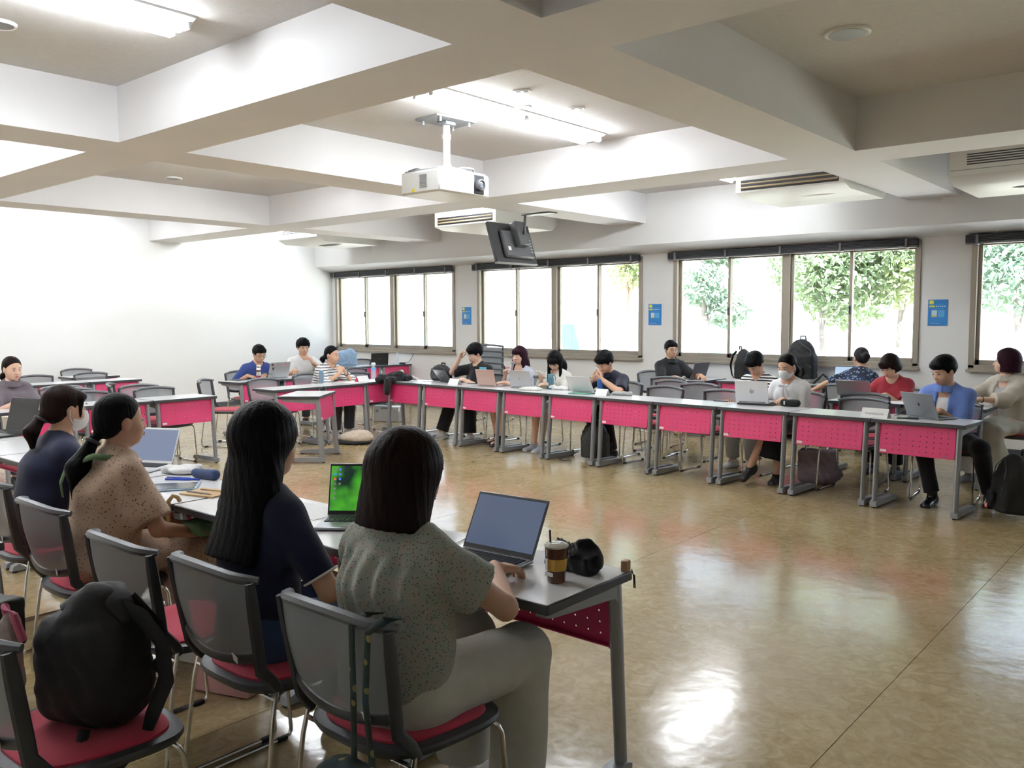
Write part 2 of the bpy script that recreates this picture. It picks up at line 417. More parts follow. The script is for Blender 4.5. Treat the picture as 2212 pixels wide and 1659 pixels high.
# ================================================================== OUTSIDE THE WINDOWS
mat('concrete_out', (0.62, 0.61, 0.58), 0.9, var=.06, vscale=1.0); mat('lawn', (0.42, 0.43, 0.36), 0.95, var=.2, vscale=3)
mat('bark', (0.20, 0.18, 0.17), 0.9, bump=.6, bscale=14, var=.25, vscale=6); mat('bark_warm', (0.36, 0.25, 0.19), 0.9, bump=.6, bscale=14, var=.25, vscale=6)
def leafmat(name, col):
    m, n, l, p = nt(name); out = n['Material Output']
    p.inputs['Base Color'].default_value = (*col, 1); p.inputs['Roughness'].default_value = .5
    tr = n.new('ShaderNodeBsdfTranslucent'); tr.inputs['Color'].default_value = (col[0] * 1.3, col[1] * 1.3, col[2] * .8, 1); ms = n.new('ShaderNodeMixShader'); ms.inputs[0].default_value = .4
    l.new(p.outputs[0], ms.inputs[1]); l.new(tr.outputs[0], ms.inputs[2]); l.new(ms.outputs[0], out.inputs['Surface']); MATS[name] = m
leafmat('leaf_green', (0.17, 0.235, 0.15)); leafmat('leaf_teal', (0.16, 0.235, 0.205)); leafmat('leaf_yellow', (0.21, 0.26, 0.14))
gr = struct('ground', MB().box((-6, 40, -.62), (120, 58, .2)), 'concrete_out'); gr['kind'] = 'structure'
lw = struct('lawn', MB().box((-6, 19.5, -.53), (60, 9, .04)), 'lawn'); lw['kind'] = 'structure'
def tree(x, y, label, h=7.0, r=.16, crown=((0, 0, 5.0, 2.2),), n=2600, leaf='leaf_green', bark='bark', seed=1, lsz=.07, lean=(0, 0), low=1.2):
    rs = random.Random(seed); t = thing('tree', label, 'tree', (x, y, -.52), 0, 'trees outside the windows')
    P = [(lean[0] * q + .08 * math.sin(5 * q + seed), lean[1] * q + .06 * math.sin(4 * q + 2 * seed), h * .72 * q) for q in (0, .2, .4, .6, .8, 1)]
    obj('trunk', MB().tube(P, [r * 1.25, r, r * .9, r * .75, r * .55, r * .3], 10), bark, t)
    for k, (cx_, cy_, cz_, cr) in enumerate(crown):
        b = P[2 + k % 3]
        obj('branch', MB().tube([b, ((b[0] + cx_) / 2 + .1, (b[1] + cy_) / 2, (b[2] + cz_) / 2 + .15), (cx_, cy_, cz_ + .1)], [r * .5, r * .35, r * .12], 7), bark, t)
    rng = np.random.default_rng(seed); tot = sum(c[3] ** 2 for c in crown); V = []; 
    for cx_, cy_, cz_, cr in crown:
        m = int(2.6 * n * cr * cr / tot); d = rng.normal(size=(m, 3)); d /= np.linalg.norm(d, axis=1)[:, None]; q = d * (cr * (rng.random(m) ** .45))[:, None] * [1, 1, .8] + [cx_, cy_, cz_]
        V.append(q)
    C = np.concatenate(V); m = len(C); a = rng.normal(size=(m, 3)); a /= np.linalg.norm(a, axis=1)[:, None]; b = np.cross(a, rng.normal(size=(m, 3))); b /= np.linalg.norm(b, axis=1)[:, None]
    s = (lsz * (.6 + .8 * rng.random(m)))[:, None]; nn = np.cross(a, b)
    VV = np.stack([C - a * s, C + b * s * .42 + nn * s * .12, C + a * s, C - b * s * .42 + nn * s * .12], 1).reshape(-1, 3); Q = np.arange(m * 4).reshape(-1, 4)
    me = bpy.data.meshes.new('foliage'); me.from_pydata(VV.tolist(), [], Q.tolist()); me.update()
    f = obj('foliage', me, leaf, t); f['kind'] = 'stuff'
    return t
tree(-5.55, 15.0, 'broad green tree filling the right panes of the third window', 6.5, .055, ((0, 0, 3.0, 1.0), (.7, .2, 3.4, .9), (-.5, .3, 3.6, .9), (.3, .2, 2.5, .8)), 3600, 'leaf_green', seed=2)
tree(-4.45, 15.6, 'light green tree at the right side of the third window', 6.0, .045, ((0, 0, 2.8, .8), (-.3, .2, 3.6, .9), (.4, .2, 3.9, .8)), 2000, 'leaf_yellow', seed=3)
tree(-7.9, 15.6, 'bluish tree behind the left panes of the third window', 5.5, .08, ((-.3, 0, 2.7, .55), (-.2, .4, 3.5, .6), (.1, .2, 2.2, .45)), 1100, 'leaf_teal', seed=4, lean=(-.6, 0))
tree(-12.2, 18.2, 'large grey leaning trunk seen through the second window', 9.5, .34, ((-1.6, 0, 5.6, 1.2), (.6, .4, 5.0, .9)), 1000, 'leaf_teal', seed=5, lean=(-2.6, 0))
tree(-10.75, 16.2, 'warm brown trunk with sparse leaves in the second window', 5.5, .12, ((.4, 0, 3.1, .55), (.5, .3, 3.6, .7)), 650, 'leaf_yellow', 'bark_warm', seed=6, lean=(.35, 0))
tree(-2.7, 15.4, 'pale green tree in the window at the right edge', 6.0, .05, ((0, 0, 2.7, .8), (-.4, .2, 3.3, .8), (.6, .2, 3.0, .8)), 1700, 'leaf_teal', seed=7)
mat('fence_teal', (0.10, 0.34, 0.36), .6)
for i, (x0, x1, y_) in enumerate(((-14.5, -13.5, 19.0), (-9.95, -9.0, 18.6))):
    t = thing('site_fence', ['teal site fence seen through the second window', 'teal site fence seen through the third window'][i], 'fence', ((x0 + x1) / 2, y_, -.52), 0, 'teal fences outside')
    for k in range(4): obj('board', MB().box((-.75 * (x1 - x0) / 2 + (x1 - x0) * .25 * k, 0, .95), ((x1 - x0) * .245, .04, 1.9)), 'fence_teal', t)
    for s in (-1, 1): obj('post', MB().box((s * (x1 - x0) / 2, .05, .9), (.06, .06, 1.8)), 'mid_grey', t)
van = thing('van', 'white van with bluish windows outside the first window', 'van', (-19.0, 18.2, -.52), .1)
mat('van_paint', (.80, .80, .80), .3, coat=.5); mat('van_glass', (.10, .25, .38), .1)
obj('body', MB().prism([(-2.0, .35), (2.0, .35), (2.05, 1.0), (1.5, 1.15), (1.1, 1.85), (-1.9, 1.9), (-2.05, 1.0)], -.85, .85, axis='Y'), 'van_paint', van)
for x0, x1 in ((-1.7, -.5), (-.35, .85)): obj('side_window', MB().box(((x0 + x1) / 2, -.856, 1.48), (x1 - x0, .02, .5), ch=.05), 'van_glass', van)
for x_ in (-1.25, 1.25):
    for s in (-1, 1): obj('wheel', MB().lathe([(.31, -.1), (.33, -.08), (.33, .08), (.31, .1)], 18, (x_, s * .78, .33), Matrix(((1, 0, 0), (0, 0, 1), (0, 1, 0)))), 'rubber', van)

# ================================================================== DESKS
def make_desk():
    t = thing('desk', 'desk', 'desk')
    W_, D_, H_ = .70, .45, .725
    top = obj('tabletop', MB().box((0, 0, H_ - .011), (W_ - .006, D_ - .006, .022), ch=.002), 'desk_white', t)
    eb = MB(); th = .030
    for s in (-1, 1):
        eb.box((0, s * (D_ / 2 - .003), H_ - th / 2 - .001), (W_, .010, th), ch=.003)
        eb.box((s * (W_ / 2 - .003), 0, H_ - th / 2 - .001), (.010, D_ - .004, th), ch=.003)
    eb.box((0, 0, H_ - .027), (W_ - .01, D_ - .01, .008))
    obj('edge_band', eb, 'desk_edge', top)
    for s in (-1, 1):
        x = s * .305
        # slightly raking front leg of oval section
        obj('leg', MB().tube([(x, -.188, H_ - .03), (x, -.196, .60), (x, -.235, .035)], [.030, .030, .028], 12, flat=(.66, 1.0), up=(1, 0, 0)), 'desk_grey', t)
        f = MB().prism([(-.265, .012), (-.265, .050), (-.235, .062), (.15, .052), (.185, .040), (.195, .012)], x - .026, x + .026, axis='X')
        ft = obj('foot', f, 'desk_grey', t)
        for y in (-.245, .17): obj('glide', MB().lathe([(.016, 0), (.016, .013)], 10, (x, y, 0)), 'rubber', ft)
        obj('support_arm', MB().prism([(-.20, H_ - .031), (-.20, H_ - .115), (-.165, H_ - .085), (.16, H_ - .060), (.20, H_ - .050), (.20, H_ - .031)], x - .018, x + .018, axis='X'), 'desk_grey', t)
    # perforated pink panel with real holes and folded edges
    pm = MB(); x0, x1, z0, z1 = -.282, .282, .455, .690; hs = .0038
    hx = [x0 + .052 + k * (x1 - x0 - .104) / 9 for k in range(10)]; hz = [z0 + .035 + k * (z1 - z0 - .075) / 4 for k in range(5)]
    xs = [x0] + [q for h in hx for q in (h - hs, h + hs)] + [x1]; zs = [z0] + [q for h in hz for q in (h - hs, h + hs)] + [z1]
    yy = lambda z: -.193 - .030 * (.69 - z) / .24
    for lay, off in ((0, -.003), (1, .0)):
        base = len(pm.v); vs = [(a, yy(b) + off, b) for a in xs for b in zs]; n = len(zs); fs = []
        for i in range(len(xs) - 1):
            for j in range(len(zs) - 1):
                if i % 2 == 1 and j % 2 == 1: continue
                q = (i * n + j, (i + 1) * n + j, (i + 1) * n + j + 1, i * n + j + 1)
                fs.append(q if lay == 0 else q[::-1])
        pm.add(vs, fs)
    pm.box((0, yy(z0) + .008, z0 + .001), (x1 - x0, .022, .004)); pm.box((0, yy(z1) + .008, z1), (x1 - x0, .022, .004))
    for s in (-1, 1): pm.box((s * (x1 + .001), yy(.57) + .006, .5725), (.004, .016, z1 - z0))
    obj('modesty_panel', pm, 'panel_pink', t, smooth=False)
    obj('label_sticker', MB().box((-.250, yy(z0 + .018) - .0045, z0 + .020), (.048, .002, .020)), 'sticker', t)
    obj('hook', MB().tube([(.20, yy(.48) - .004, .478), (.20, yy(.48) - .012, .472), (.245, yy(.48) - .012, .472), (.245, yy(.48) - .004, .478)], .0018, 6), 'mid_grey', t)
    return t

def make_chair():
    t = thing('chair', 'chair', 'chair')
    # seat: moulded rim and red pad; the sitter faces local -Y
    def outline(sx, sy, n=36, p=3.4):
        o = []
        for k in range(n):
            a = 2 * PI * k / n; c_, s_ = math.cos(a), math.sin(a)
            y = sy * math.copysign(abs(s_) ** (2 / p), s_); x = sx * math.copysign(abs(c_) ** (2 / p), c_)
            o.append((x * (1 - .10 * (y / sy)), y))
        return o
    def slab(sx, sy, prof):
        m = MB(); n = 36; rings = []
        for dz, sc in prof: rings.append([(x, y, dz + .016 * (1 - (x / .24) ** 2) * 0 - .020 * max(0, -y / .22 - .55)) for x, y in outline(sx * sc, sy * sc, n)])
        vs = [q for r in rings for q in r]
        fs = [(i * n + k, i * n + (k + 1) % n, (i + 1) * n + (k + 1) % n, (i + 1) * n + k) for i in range(len(rings) - 1) for k in range(n)]
        fs.append(tuple(range(n))[::-1]); fs.append(tuple((len(rings) - 1) * n + k for k in range(n)))
        return m.add(vs, fs)
    st = obj('seat', slab(.238, .222, [(.400, .80), (.412, .96), (.428, 1.0), (.438, .985), (.440, .90)]), 'chair_frame', t)
    obj('seat_pad', slab(.205, .190, [(.434, 1.0), (.446, .99), (.451, .94), (.453, .6), (.453, .2)]), 'seat_red', st)
    # back: side uprights, wide top rail, lower rail, mesh
    def back(u, z):  # u -1..1 across, z height -> point of the curved back surface
        k = (z - .52) / .29
        hw = .205 + .022 * k
        return Vector((u * hw, .205 + .045 * k + .035 * (1 - u * u), z))
    bk = None
    n = 14
    for s in (-1, 1):
        P = [(s * .222, .150, .425), (s * .224, .172, .46)] + [tuple(back(s * 1.0, .50 + .285 * i / 6)) for i in range(7)]
        obj('upright', MB().tube(P, [.013, .016, .018, .018, .018, .018, .018, .017, .014], 8, flat=(.75, 1.15), up=(1, 0, 0)), 'chair_frame', t)
    rail = []
    for i in range(n + 1):
        u = -1 + 2 * i / n; q = back(u, .785 + .022 * (1 - u * u))
        q.y -= .030 * max(0, abs(u) - .8) / .2; rail.append(q)
    rr = [.014] + [.019] * (n - 1) + [.014]
    obj('top_rail', MB().tube(rail, rr, 8, flat=(.85, 1.0), up=(0, 0, 1)), 'chair_rail', t)
    low = [back(-1 + 2 * i / n, .548 - .030 * (1 - (-1 + 2 * i / n) ** 2)) for i in range(n + 1)]
    lr = obj('lower_rail', MB().tube(low, .014, 8, flat=(1.25, .8), up=(0, 0, 1)), 'chair_frame', t)
    q = back(-.62, .535)
    obj('label_sticker', MB().box((q.x, q.y + .0135, q.z), (.055, .002, .018), M=rz(-.25)), 'sticker', lr)
    def bs(u, v):
        uu = -1 + 2 * u; zl = .545 - .028 * (1 - uu * uu); zh = .785 + .020 * (1 - uu * uu)
        q = back(uu * .97, zl + (zh - zl) * v); q.y += .010 * math.sin(PI * v)
        return q
    obj('back_mesh', MB().grid(bs, 12, 6), 'chair_mesh', t)
    for s in (-1, 1):
        x = s * .236
        P = [(s * .224, .160, .445), (s * .228, .180, .36), (x, .222, .06), (x, .218, .022), (x, .200, .009), (x, -.17, .009), (x, -.192, .014), (x, -.200, .030), (s * .226, -.172, .37), (s * .222, -.160, .395), (s * .205, -.15, .405)]
        lg = obj('leg', MB().tube(P, .0072, 8), 'chrome', t)
        for y in (-.16, .16): obj('glide', MB().box((x, y, .0085), (.020, .045, .017), ch=.004), 'rubber', lg)
    obj('crossbar', MB().tube([(-.21, -.15, .402), (.21, -.15, .402)], .007, 8), 'chrome', t)
    obj('crossbar', MB().tube([(-.222, .168, .405), (.222, .168, .405)], .007, 8), 'chrome', t)
    return t

DESK0 = make_desk(); CHAIR0 = make_chair(); _used = {}
def place(proto, x, y, a, label, group):
    if proto.name in _used: return dup(proto, (x, y, 0), a, label, group)
    _used[proto.name] = 1
    proto.location = (x, y, 0); proto.rotation_euler = (0, 0, a); proto['label'] = label; proto['group'] = group
    return proto
def desk(x, y, a, label, group): return place(DESK0, x, y, math.radians(a), label, group)
def chair(x, y, a, label, group): return place(CHAIR0, x, y, math.radians(a), label, group)

FA = math.atan2(-.43, 7.05)
def far(i, back=.0, side=0.0):  # point of the far row: desk index (can be fractional), distance behind the desk front edge
    ex, ey = math.cos(FA), math.sin(FA)
    s = .353 + .7063 * i - side
    return (-1.55 - ex * s - ey * back, 7.09 - ey * s + ex * back)
ordn = ['rightmost', 'second from the right', 'third from the right', 'fourth from the right', 'fifth from the right', 'sixth from the right', 'seventh from the right', 'eighth from the right', 'ninth from the right', 'leftmost']
for i in range(10):
    x, y = far(i, .225)
    desk(x, y, math.degrees(FA), 'pink-fronted desk, %s in the long row facing the camera' % ordn[i], 'desks of the long row before the windows')
for i in range(8):
    desk(-1.83 - .712 * i, 2.113, 180, 'near-row desk seen from behind, %s' % ['at the right end with the coffee cup', 'second from the end with the green-wallpaper laptop', 'third from the end under the kraft notebook', 'fourth from the end with the white laptop', 'fifth from the end in front of the masked woman', 'sixth from the end', 'seventh from the end mostly hidden', 'eighth from the end at the left picture edge'][i], 'desks of the near row')
desk(-3.83, .93, 180, 'desk corner jutting in at the left edge behind the near chairs', 'spare desks')
for i in range(4):
    desk(-8.645, 4.60 - .72 * i, 90, 'pink-fronted desk of the front side row, %s' % ['end nearest the windows', 'second from its window end', 'with the woman in grey behind it', 'cut by the left picture edge'][i], 'desks of the front side row')
for i in range(3):
    desk(-11.88, 5.36 - .72 * i, 90, 'pink-fronted desk in the second side row, %s' % ['end nearest the windows', 'middle one', 'farthest from the windows'][i], 'desks of the second side row')
desk(-12.95, 5.55, 90, 'desk of the third side row closest to the white wall', 'spare desks')
for i in range(3):
    desk(-8.765 - (.075 if i == 2 else 0), 6.10 + .712 * i, 90, 'pink-fronted desk of the far side row, %s' % ['near end behind the lone desk', 'middle with the papers', 'corner one under the black jacket'][i], 'desks of the far side row')
desk(-7.856, 5.72, 127.7, 'lone pink-fronted desk standing askew in the middle of the floor', 'spare desks')
desk(-10.20, 6.50, 96, 'desk with the stickered laptop of the man in navy', 'desks of the rear side row')
desk(-10.28, 7.22, 96, 'desk in front of the man in the white tee', 'desks of the rear side row')
for i in range(3):
    desk(-11.76, 8.95 + .705 * i, 90, 'desk of the back row below the windows, %s' % ['under the light blue tote bag', 'under the black laptop', 'with the cable against the wall'][i], 'desks of the back row')
desk(-5.50, 10.30, 90, 'desk with the laptop of the man in the black polo', 'desks along the window wall')
desk(-4.84, 10.42, 0, 'desk under the blue backpack at the window wall', 'desks along the window wall')
desk(-4.12, 10.42, 0, 'desk under the tall black backpack at the window wall', 'desks along the window wall')
desk(-3.40, 10.40, 180, 'desk with the open laptop of the person in floral shirt', 'desks along the window wall')
for i in range(2):
    desk(-2.03 - .71 * i, 8.66, -1, 'desk of the second row, %s' % ['with the woman in the white cardigan', 'with the woman in the red blouse'][i], 'desks of the second row')

# ------------------------------------------------------------------ chairs
CH = math.degrees(FA)
def farchair(i, back, label, rot=0, side=0): 
    x, y = far(i, back, side); return chair(x, y, CH + rot, label, 'chairs of the long row')
farchair(0, .74, 'chair of the young man in the open blue shirt', 8)
farchair(1, .52, 'empty chair tucked behind the desk with the paper name card')
farchair(2, .80, 'chair of the woman in the white bow blouse')
farchair(3, .50, 'empty chair tucked under the desk left of the white laptop')
farchair(4, .50, 'empty chair tucked in beside the folded grey pouch')
farchair(5, .76, 'chair of the man resting his chin on his hands')
farchair(6, .76, 'chair of the long-haired woman in the cream cardigan')
farchair(7, .76, 'chair of the woman speaking into the microphone')
farchair(8, .78, 'chair of the man in the black tee and white sneakers')
farchair(9, .70, 'empty chair behind the corner of the long row')
chair(-3.72, 8.60, -8, 'chair of the bowed man in the striped tee', 'chairs of the middle area')
chair(-4.56, 8.36, 4, 'empty chair in the gap behind the tucked-in chairs', 'chairs of the middle area')
chair(-5.36, 9.05, 5, 'empty chair in front of the man in the black polo', 'chairs of the middle area')
chair(-5.06, 8.56, -4, 'empty chair right beside the man resting his chin', 'chairs of the middle area')
chair(-5.98, 10.16, 66, 'chair of the man in the black polo', 'chairs of the middle area')
chair(-2.66, 9.15, 0, 'chair of the woman in the red blouse', 'chairs of the second row')
chair(-2.72, 8.20, 2, 'empty chair between the long row and the second row', 'chairs of the second row')
chair(-1.60, 9.27, -22, 'chair of the woman in the white cardigan', 'chairs of the second row')
chair(-3.25, 9.72, 175, 'chair of the person in the floral shirt', 'chairs of the second row')
NG = 'chairs of the near row'
chair(-1.78, 1.60, 180, 'chair of the woman in the green floral blouse', NG)
chair(-2.385, 1.60, 180, 'chair of the long-haired woman in the navy polo', NG)
chair(-2.90, 1.56, 180, 'empty near chair with grey mesh back and pink seat', NG)
chair(-3.72, 1.62, 180, 'chair of the woman in the dotted beige dress', NG)
chair(-4.48, 1.68, 180, 'chair of the woman with mask and ponytail', NG)
SG = 'chairs of the side rows'
chair(-8.80, 4.56, 90, 'empty chair tucked under the end desk of the side row', SG)
chair(-9.28, 4.62, 90, 'empty chair standing right behind the tucked-in side chair', SG)
chair(-9.88, 4.74, 150, 'empty chair turned aside between the side rows', SG)
chair(-8.82, 3.84, 90, 'empty chair tucked under the second side desk', SG)
chair(-9.30, 3.90, 90, 'second empty chair in the line behind the second side desk', SG)
chair(-9.80, 3.98, 90, 'third empty chair in the line behind the second side desk', SG)
chair(-9.14, 3.13, 90, 'chair of the woman in the grey collared top', SG)
chair(-12.08, 5.30, 90, 'empty chair tucked under the second side row end desk', SG)
chair(-12.06, 4.56, 90, 'empty chair tucked under the second side row middle desk', SG)
chair(-13.22, 5.58, 90, 'empty chair against the white wall', SG)
chair(-9.55, 5.72, 130, 'empty chair turned away at the end of the far side row', SG)
chair(-9.02, 6.08, 90, 'empty chair tucked under the near end of the far side row', SG)
chair(-9.38, 7.0, 90, 'chair of the woman in the striped long top', SG)
chair(-9.02, 7.56, 90, 'empty chair beside the clear water bottle', SG)
chair(-10.68, 6.78, 90, 'chair of the man in the navy tee with glasses', SG)
chair(-11.0, 7.86, 84, 'chair of the man in the white tee', SG)
chair(-9.90, 8.28, 95, 'empty chair in front of the light blue tote bag', SG)
chair(-12.05, 10.15, 90, 'empty chair behind the black laptop below the window', SG)

# ================================================================== PEOPLE (bodies grown as one smooth surface)
def nrm(v): v = np.asarray(v, float); return v / (np.linalg.norm(v) + 1e-12)
class Field:
    def __init__(s, lo, hi, h):
        s.h = h; s.lo = np.asarray(lo, float); s.n = np.ceil((np.asarray(hi, float) - s.lo) / h).astype(int) + 1
        s.d = np.full(s.n, 0.2, np.float32)
        s.ax = [(s.lo[i] + h * np.arange(s.n[i])).astype(np.float32) for i in range(3)]
    def _reg(s, lo, hi):
        a = np.clip(np.floor((np.asarray(lo) - s.lo) / s.h).astype(int), 0, s.n); b = np.clip(np.ceil((np.asarray(hi) - s.lo) / s.h).astype(int) + 1, 0, s.n)
        sl = tuple(slice(a[i], b[i]) for i in range(3))
        P = np.stack(np.meshgrid(*[s.ax[i][sl[i]] for i in range(3)], indexing='ij'), -1)
        return sl, P
    def comb(s, sl, v, k, sub):
        o = s.d[sl]
        if o.size == 0: return
        if sub:
            b = -v
            if k > 0:
                hh = np.maximum(k - np.abs(o - b), 0) / k; s.d[sl] = np.maximum(o, b) + hh * hh * k * .25
            else: s.d[sl] = np.maximum(o, b)
        else:
            if k > 0:
                hh = np.maximum(k - np.abs(o - v), 0) / k; s.d[sl] = np.minimum(o, v) - hh * hh * k * .25
            else: s.d[sl] = np.minimum(o, v)
    def cone(s, a, b, ra, rb, k=.02, cuts=(), sub=False):
        a = np.asarray(a, float); b = np.asarray(b, float); m = max(ra, rb) + k + 2 * s.h
        sl, P = s._reg(np.minimum(a, b) - m, np.maximum(a, b) + m)
        if P.size == 0: return
        ba = b - a; t = np.clip(((P - a) @ ba) / (ba @ ba + 1e-12), 0, 1)
        v = np.linalg.norm(P - a - t[..., None] * ba, axis=-1) - (ra + (rb - ra) * t)
        for c, n in cuts: v = np.maximum(v, (P - np.asarray(c)) @ np.asarray(n))
        s.comb(sl, v, k, sub)
    def ecap(s, a, b, wa, wb, side, k=.03, cuts=(), sub=False):
        """capsule of elliptical section: wa, wb = (half width, half depth) at both ends"""
        a = np.asarray(a, float); b = np.asarray(b, float); m = max(*wa, *wb) + k + 2 * s.h
        sl, P = s._reg(np.minimum(a, b) - m, np.maximum(a, b) + m)
        if P.size == 0: return
        ba = b - a; L = np.linalg.norm(ba); ax = ba / L; sd = nrm(np.asarray(side) - ax * (np.asarray(side) @ ax)); dp = np.cross(ax, sd)
        q = P - a; t = np.clip((q @ ax) / L, 0, 1); q = q - t[..., None] * ba
        ws = wa[0] + (wb[0] - wa[0]) * t; wd = wa[1] + (wb[1] - wa[1]) * t
        r = np.sqrt(((q @ sd) / ws) ** 2 + ((q @ dp) / wd) ** 2 + ((q @ ax) / np.minimum(ws, wd)) ** 2)
        v = (r - 1) * np.minimum(ws, wd)
        for c, n in cuts: v = np.maximum(v, (P - np.asarray(c)) @ np.asarray(n))
        s.comb(sl, v, k, sub)
    def ell(s, c, r, R=None, k=.02, cuts=(), sub=False):
        c = np.asarray(c, float); r = np.asarray(r, float); m = r.max() + k + 2 * s.h
        sl, P = s._reg(c - m, c + m)
        if P.size == 0: return
        q = P - c
        if R is not None: q = q @ R
        k1 = np.linalg.norm(q / r, axis=-1); k2 = np.linalg.norm(q / (r * r), axis=-1)
        v = k1 * (k1 - 1) / np.maximum(k2, 1e-6)
        for cc, n in cuts: v = np.maximum(v, (P - np.asarray(cc)) @ np.asarray(n))
        s.comb(sl, v, k, sub)
    def cut(s, c, n):
        P = np.stack(np.meshgrid(*s.ax, indexing='ij'), -1); s.d = np.maximum(s.d, (P - np.asarray(c)) @ np.asarray(n)).astype(np.float32)
    def folds(s, amp, f=(28, 30, 16), seed=0):
        X, Y, Z = np.meshgrid(*s.ax, indexing='ij'); o = seed * 1.7
        s.d += (amp * (np.sin(f[0] * X + 9 * Z + 3 * np.sin(11 * Y + o) + o) * np.sin(f[1] * Y - 7 * Z + 2.3 * np.sin(13 * X + o)) + .6 * np.sin(f[2] * 1.7 * Z + 9 * X - 12 * Y + 2 * np.sin(15 * X + o)))).astype(np.float32)
    def mesh(s):
        d = s.d; S = d < 0
        for q in (S[0], S[-1], S[:, 0], S[:, -1], S[:, :, 0], S[:, :, -1]): q[...] = False
        C = [(0, 0, 0), (1, 0, 0), (0, 1, 0), (1, 1, 0), (0, 0, 1), (1, 0, 1), (0, 1, 1), (1, 1, 1)]
        nx, ny, nz = np.array(d.shape) - 1
        cnt = np.zeros((nx, ny, nz), np.int8)
        for a, b, c in C: cnt += S[a:nx + a, b:ny + b, c:nz + c]
        act = np.argwhere((cnt > 0) & (cnt < 8))
        if len(act) == 0: return np.zeros((0, 3)), np.zeros((0, 4), int)
        idx = np.full((nx, ny, nz), -1, np.int64); idx[act[:, 0], act[:, 1], act[:, 2]] = np.arange(len(act))
        val = np.stack([d[act[:, 0] + a, act[:, 1] + b, act[:, 2] + c] for a, b, c in C], 1)
        sg = np.stack([S[act[:, 0] + a, act[:, 1] + b, act[:, 2] + c] for a, b, c in C], 1)
        acc = np.zeros((len(act), 3)); num = np.zeros(len(act)); CC = np.array(C, float)
        for i in range(8):
            for j in range(i + 1, 8):
                if abs(CC[i] - CC[j]).sum() != 1: continue
                mk = sg[:, i] != sg[:, j]
                dn = val[:, i] - val[:, j]; t = np.clip(val[:, i] / np.where(np.abs(dn) < 1e-9, 1e-9, dn), 0, 1)
                p = CC[i] + (CC[j] - CC[i]) * t[:, None]
                acc[mk] += p[mk]; num[mk] += 1
        V = s.lo + s.h * (act + acc / np.maximum(num, 1)[:, None])
        Q = []
        for axis in range(3):
            o = [0, 0, 0]; o[axis] = 1
            A = S[:S.shape[0] - o[0], :S.shape[1] - o[1], :S.shape[2] - o[2]]; B = S[o[0]:, o[1]:, o[2]:]
            e = np.argwhere(A != B); u, w = [(1, 2), (2, 0), (0, 1)][axis]
            ok = (e[:, u] > 0) & (e[:, w] > 0) & (e[:, u] < d.shape[u] - 1) & (e[:, w] < d.shape[w] - 1); e = e[ok]
            ins = S[e[:, 0], e[:, 1], e[:, 2]]
            def cell(du, dw):
                q = e.copy(); q[:, u] -= du; q[:, w] -= dw
                return idx[q[:, 0], q[:, 1], q[:, 2]]
            f = np.stack([cell(1, 1), cell(0, 1), cell(0, 0), cell(1, 0)], 1)
            f = np.where(ins[:, None], f, f[:, ::-1]); Q.append(f)
        Q = np.concatenate(Q); Q = Q[(Q >= 0).all(1)]
        return V, Q
def npmesh(name, parts):
    """parts: list of (V, Q, material index)"""
    vs = []; qs = []; mi = []; o = 0
    for V, Q, m in parts:
        vs.append(V); qs.append(np.asarray(Q) + o); mi += [m] * len(Q); o += len(V)
    V = np.concatenate(vs); Q = np.concatenate(qs)
    me = bpy.data.meshes.new(name)
    me.vertices.add(len(V)); me.vertices.foreach_set('co', V.astype(np.float32).ravel())
    me.loops.add(len(Q) * 4); me.loops.foreach_set('vertex_index', Q.astype(np.int32).ravel())
    me.polygons.add(len(Q)); me.polygons.foreach_set('loop_start', np.arange(0, len(Q) * 4, 4, dtype=np.int32))
    me.polygons.foreach_set('use_smooth', np.ones(len(Q), bool)); me.polygons.foreach_set('material_index', np.array(mi, np.int32))
    me.update(calc_edges=True); me.validate()
    return me
def rotm(axis, a):
    x, y, z = nrm(axis); c, s_ = math.cos(a), math.sin(a); C = 1 - c
    return np.array([[x * x * C + c, x * y * C - z * s_, x * z * C + y * s_], [y * x * C + z * s_, y * y * C + c, y * z * C - x * s_], [z * x * C - y * s_, z * y * C + x * s_, z * z * C + c]])

def hand_mesh(wr, fore, f, n, side, curl, sc=1.0, h=.0036, spread=1.0, thumb=0.0):
    """palm, four bent fingers of unequal length and a thumb leaving the side of the palm"""
    f = nrm(f); n = nrm(np.asarray(n) - f * (np.asarray(n) @ f)); t = side * np.cross(f, n)
    wr = np.asarray(wr, float); F = Field(wr - .21 * sc, wr + .21 * sc, h)
    F.cone(wr - nrm(wr - fore) * .06, wr, .027 * sc, .024 * sc, .01)
    off = [.031, .0105, -.0105, -.030]; ln = [.070, .078, .072, .056]; kn = [.088, .091, .087, .080]
    if not isinstance(curl, (list, tuple)): curl = [curl] * 4
    for i in range(4):
        K = wr + (f * kn[i] + t * off[i]) * sc
        F.cone(wr + t * off[i] * .55 * sc + f * .008, K, .0145 * sc, .0118 * sc, .012)
        d = nrm(f + t * off[i] * 1.5 * spread); p = K; a = math.radians(curl[i])
        for j, (fr, mul) in enumerate(((.45, .7), (.30, 1.0), (.25, .8))):
            d = rotm(t, 0) @ d; ang = a * mul
            d = nrm(d * math.cos(ang) + nrm(n - d * (n @ d)) * math.sin(ang)); q = p + d * ln[i] * fr * sc
            F.cone(p, q, (.0092 - .0008 * j) * sc, (.0086 - .0009 * j) * sc, .003); p = q
    d = nrm(f * .62 + t * .72 + n * (.30 + thumb)); p = wr + (f * .018 + t * .017) * sc
    for j, (L, bend) in enumerate(((.044, 0), (.034, .35), (.027, .3))):
        d = nrm(d + (f * .8 - t * .5 + n * thumb) * bend); q = p + d * L * sc
        F.cone(p, q, (.0140 - .0022 * j) * sc, (.0118 - .0018 * j) * sc, .009 if j == 0 else .003); p = q
    return F.mesh()
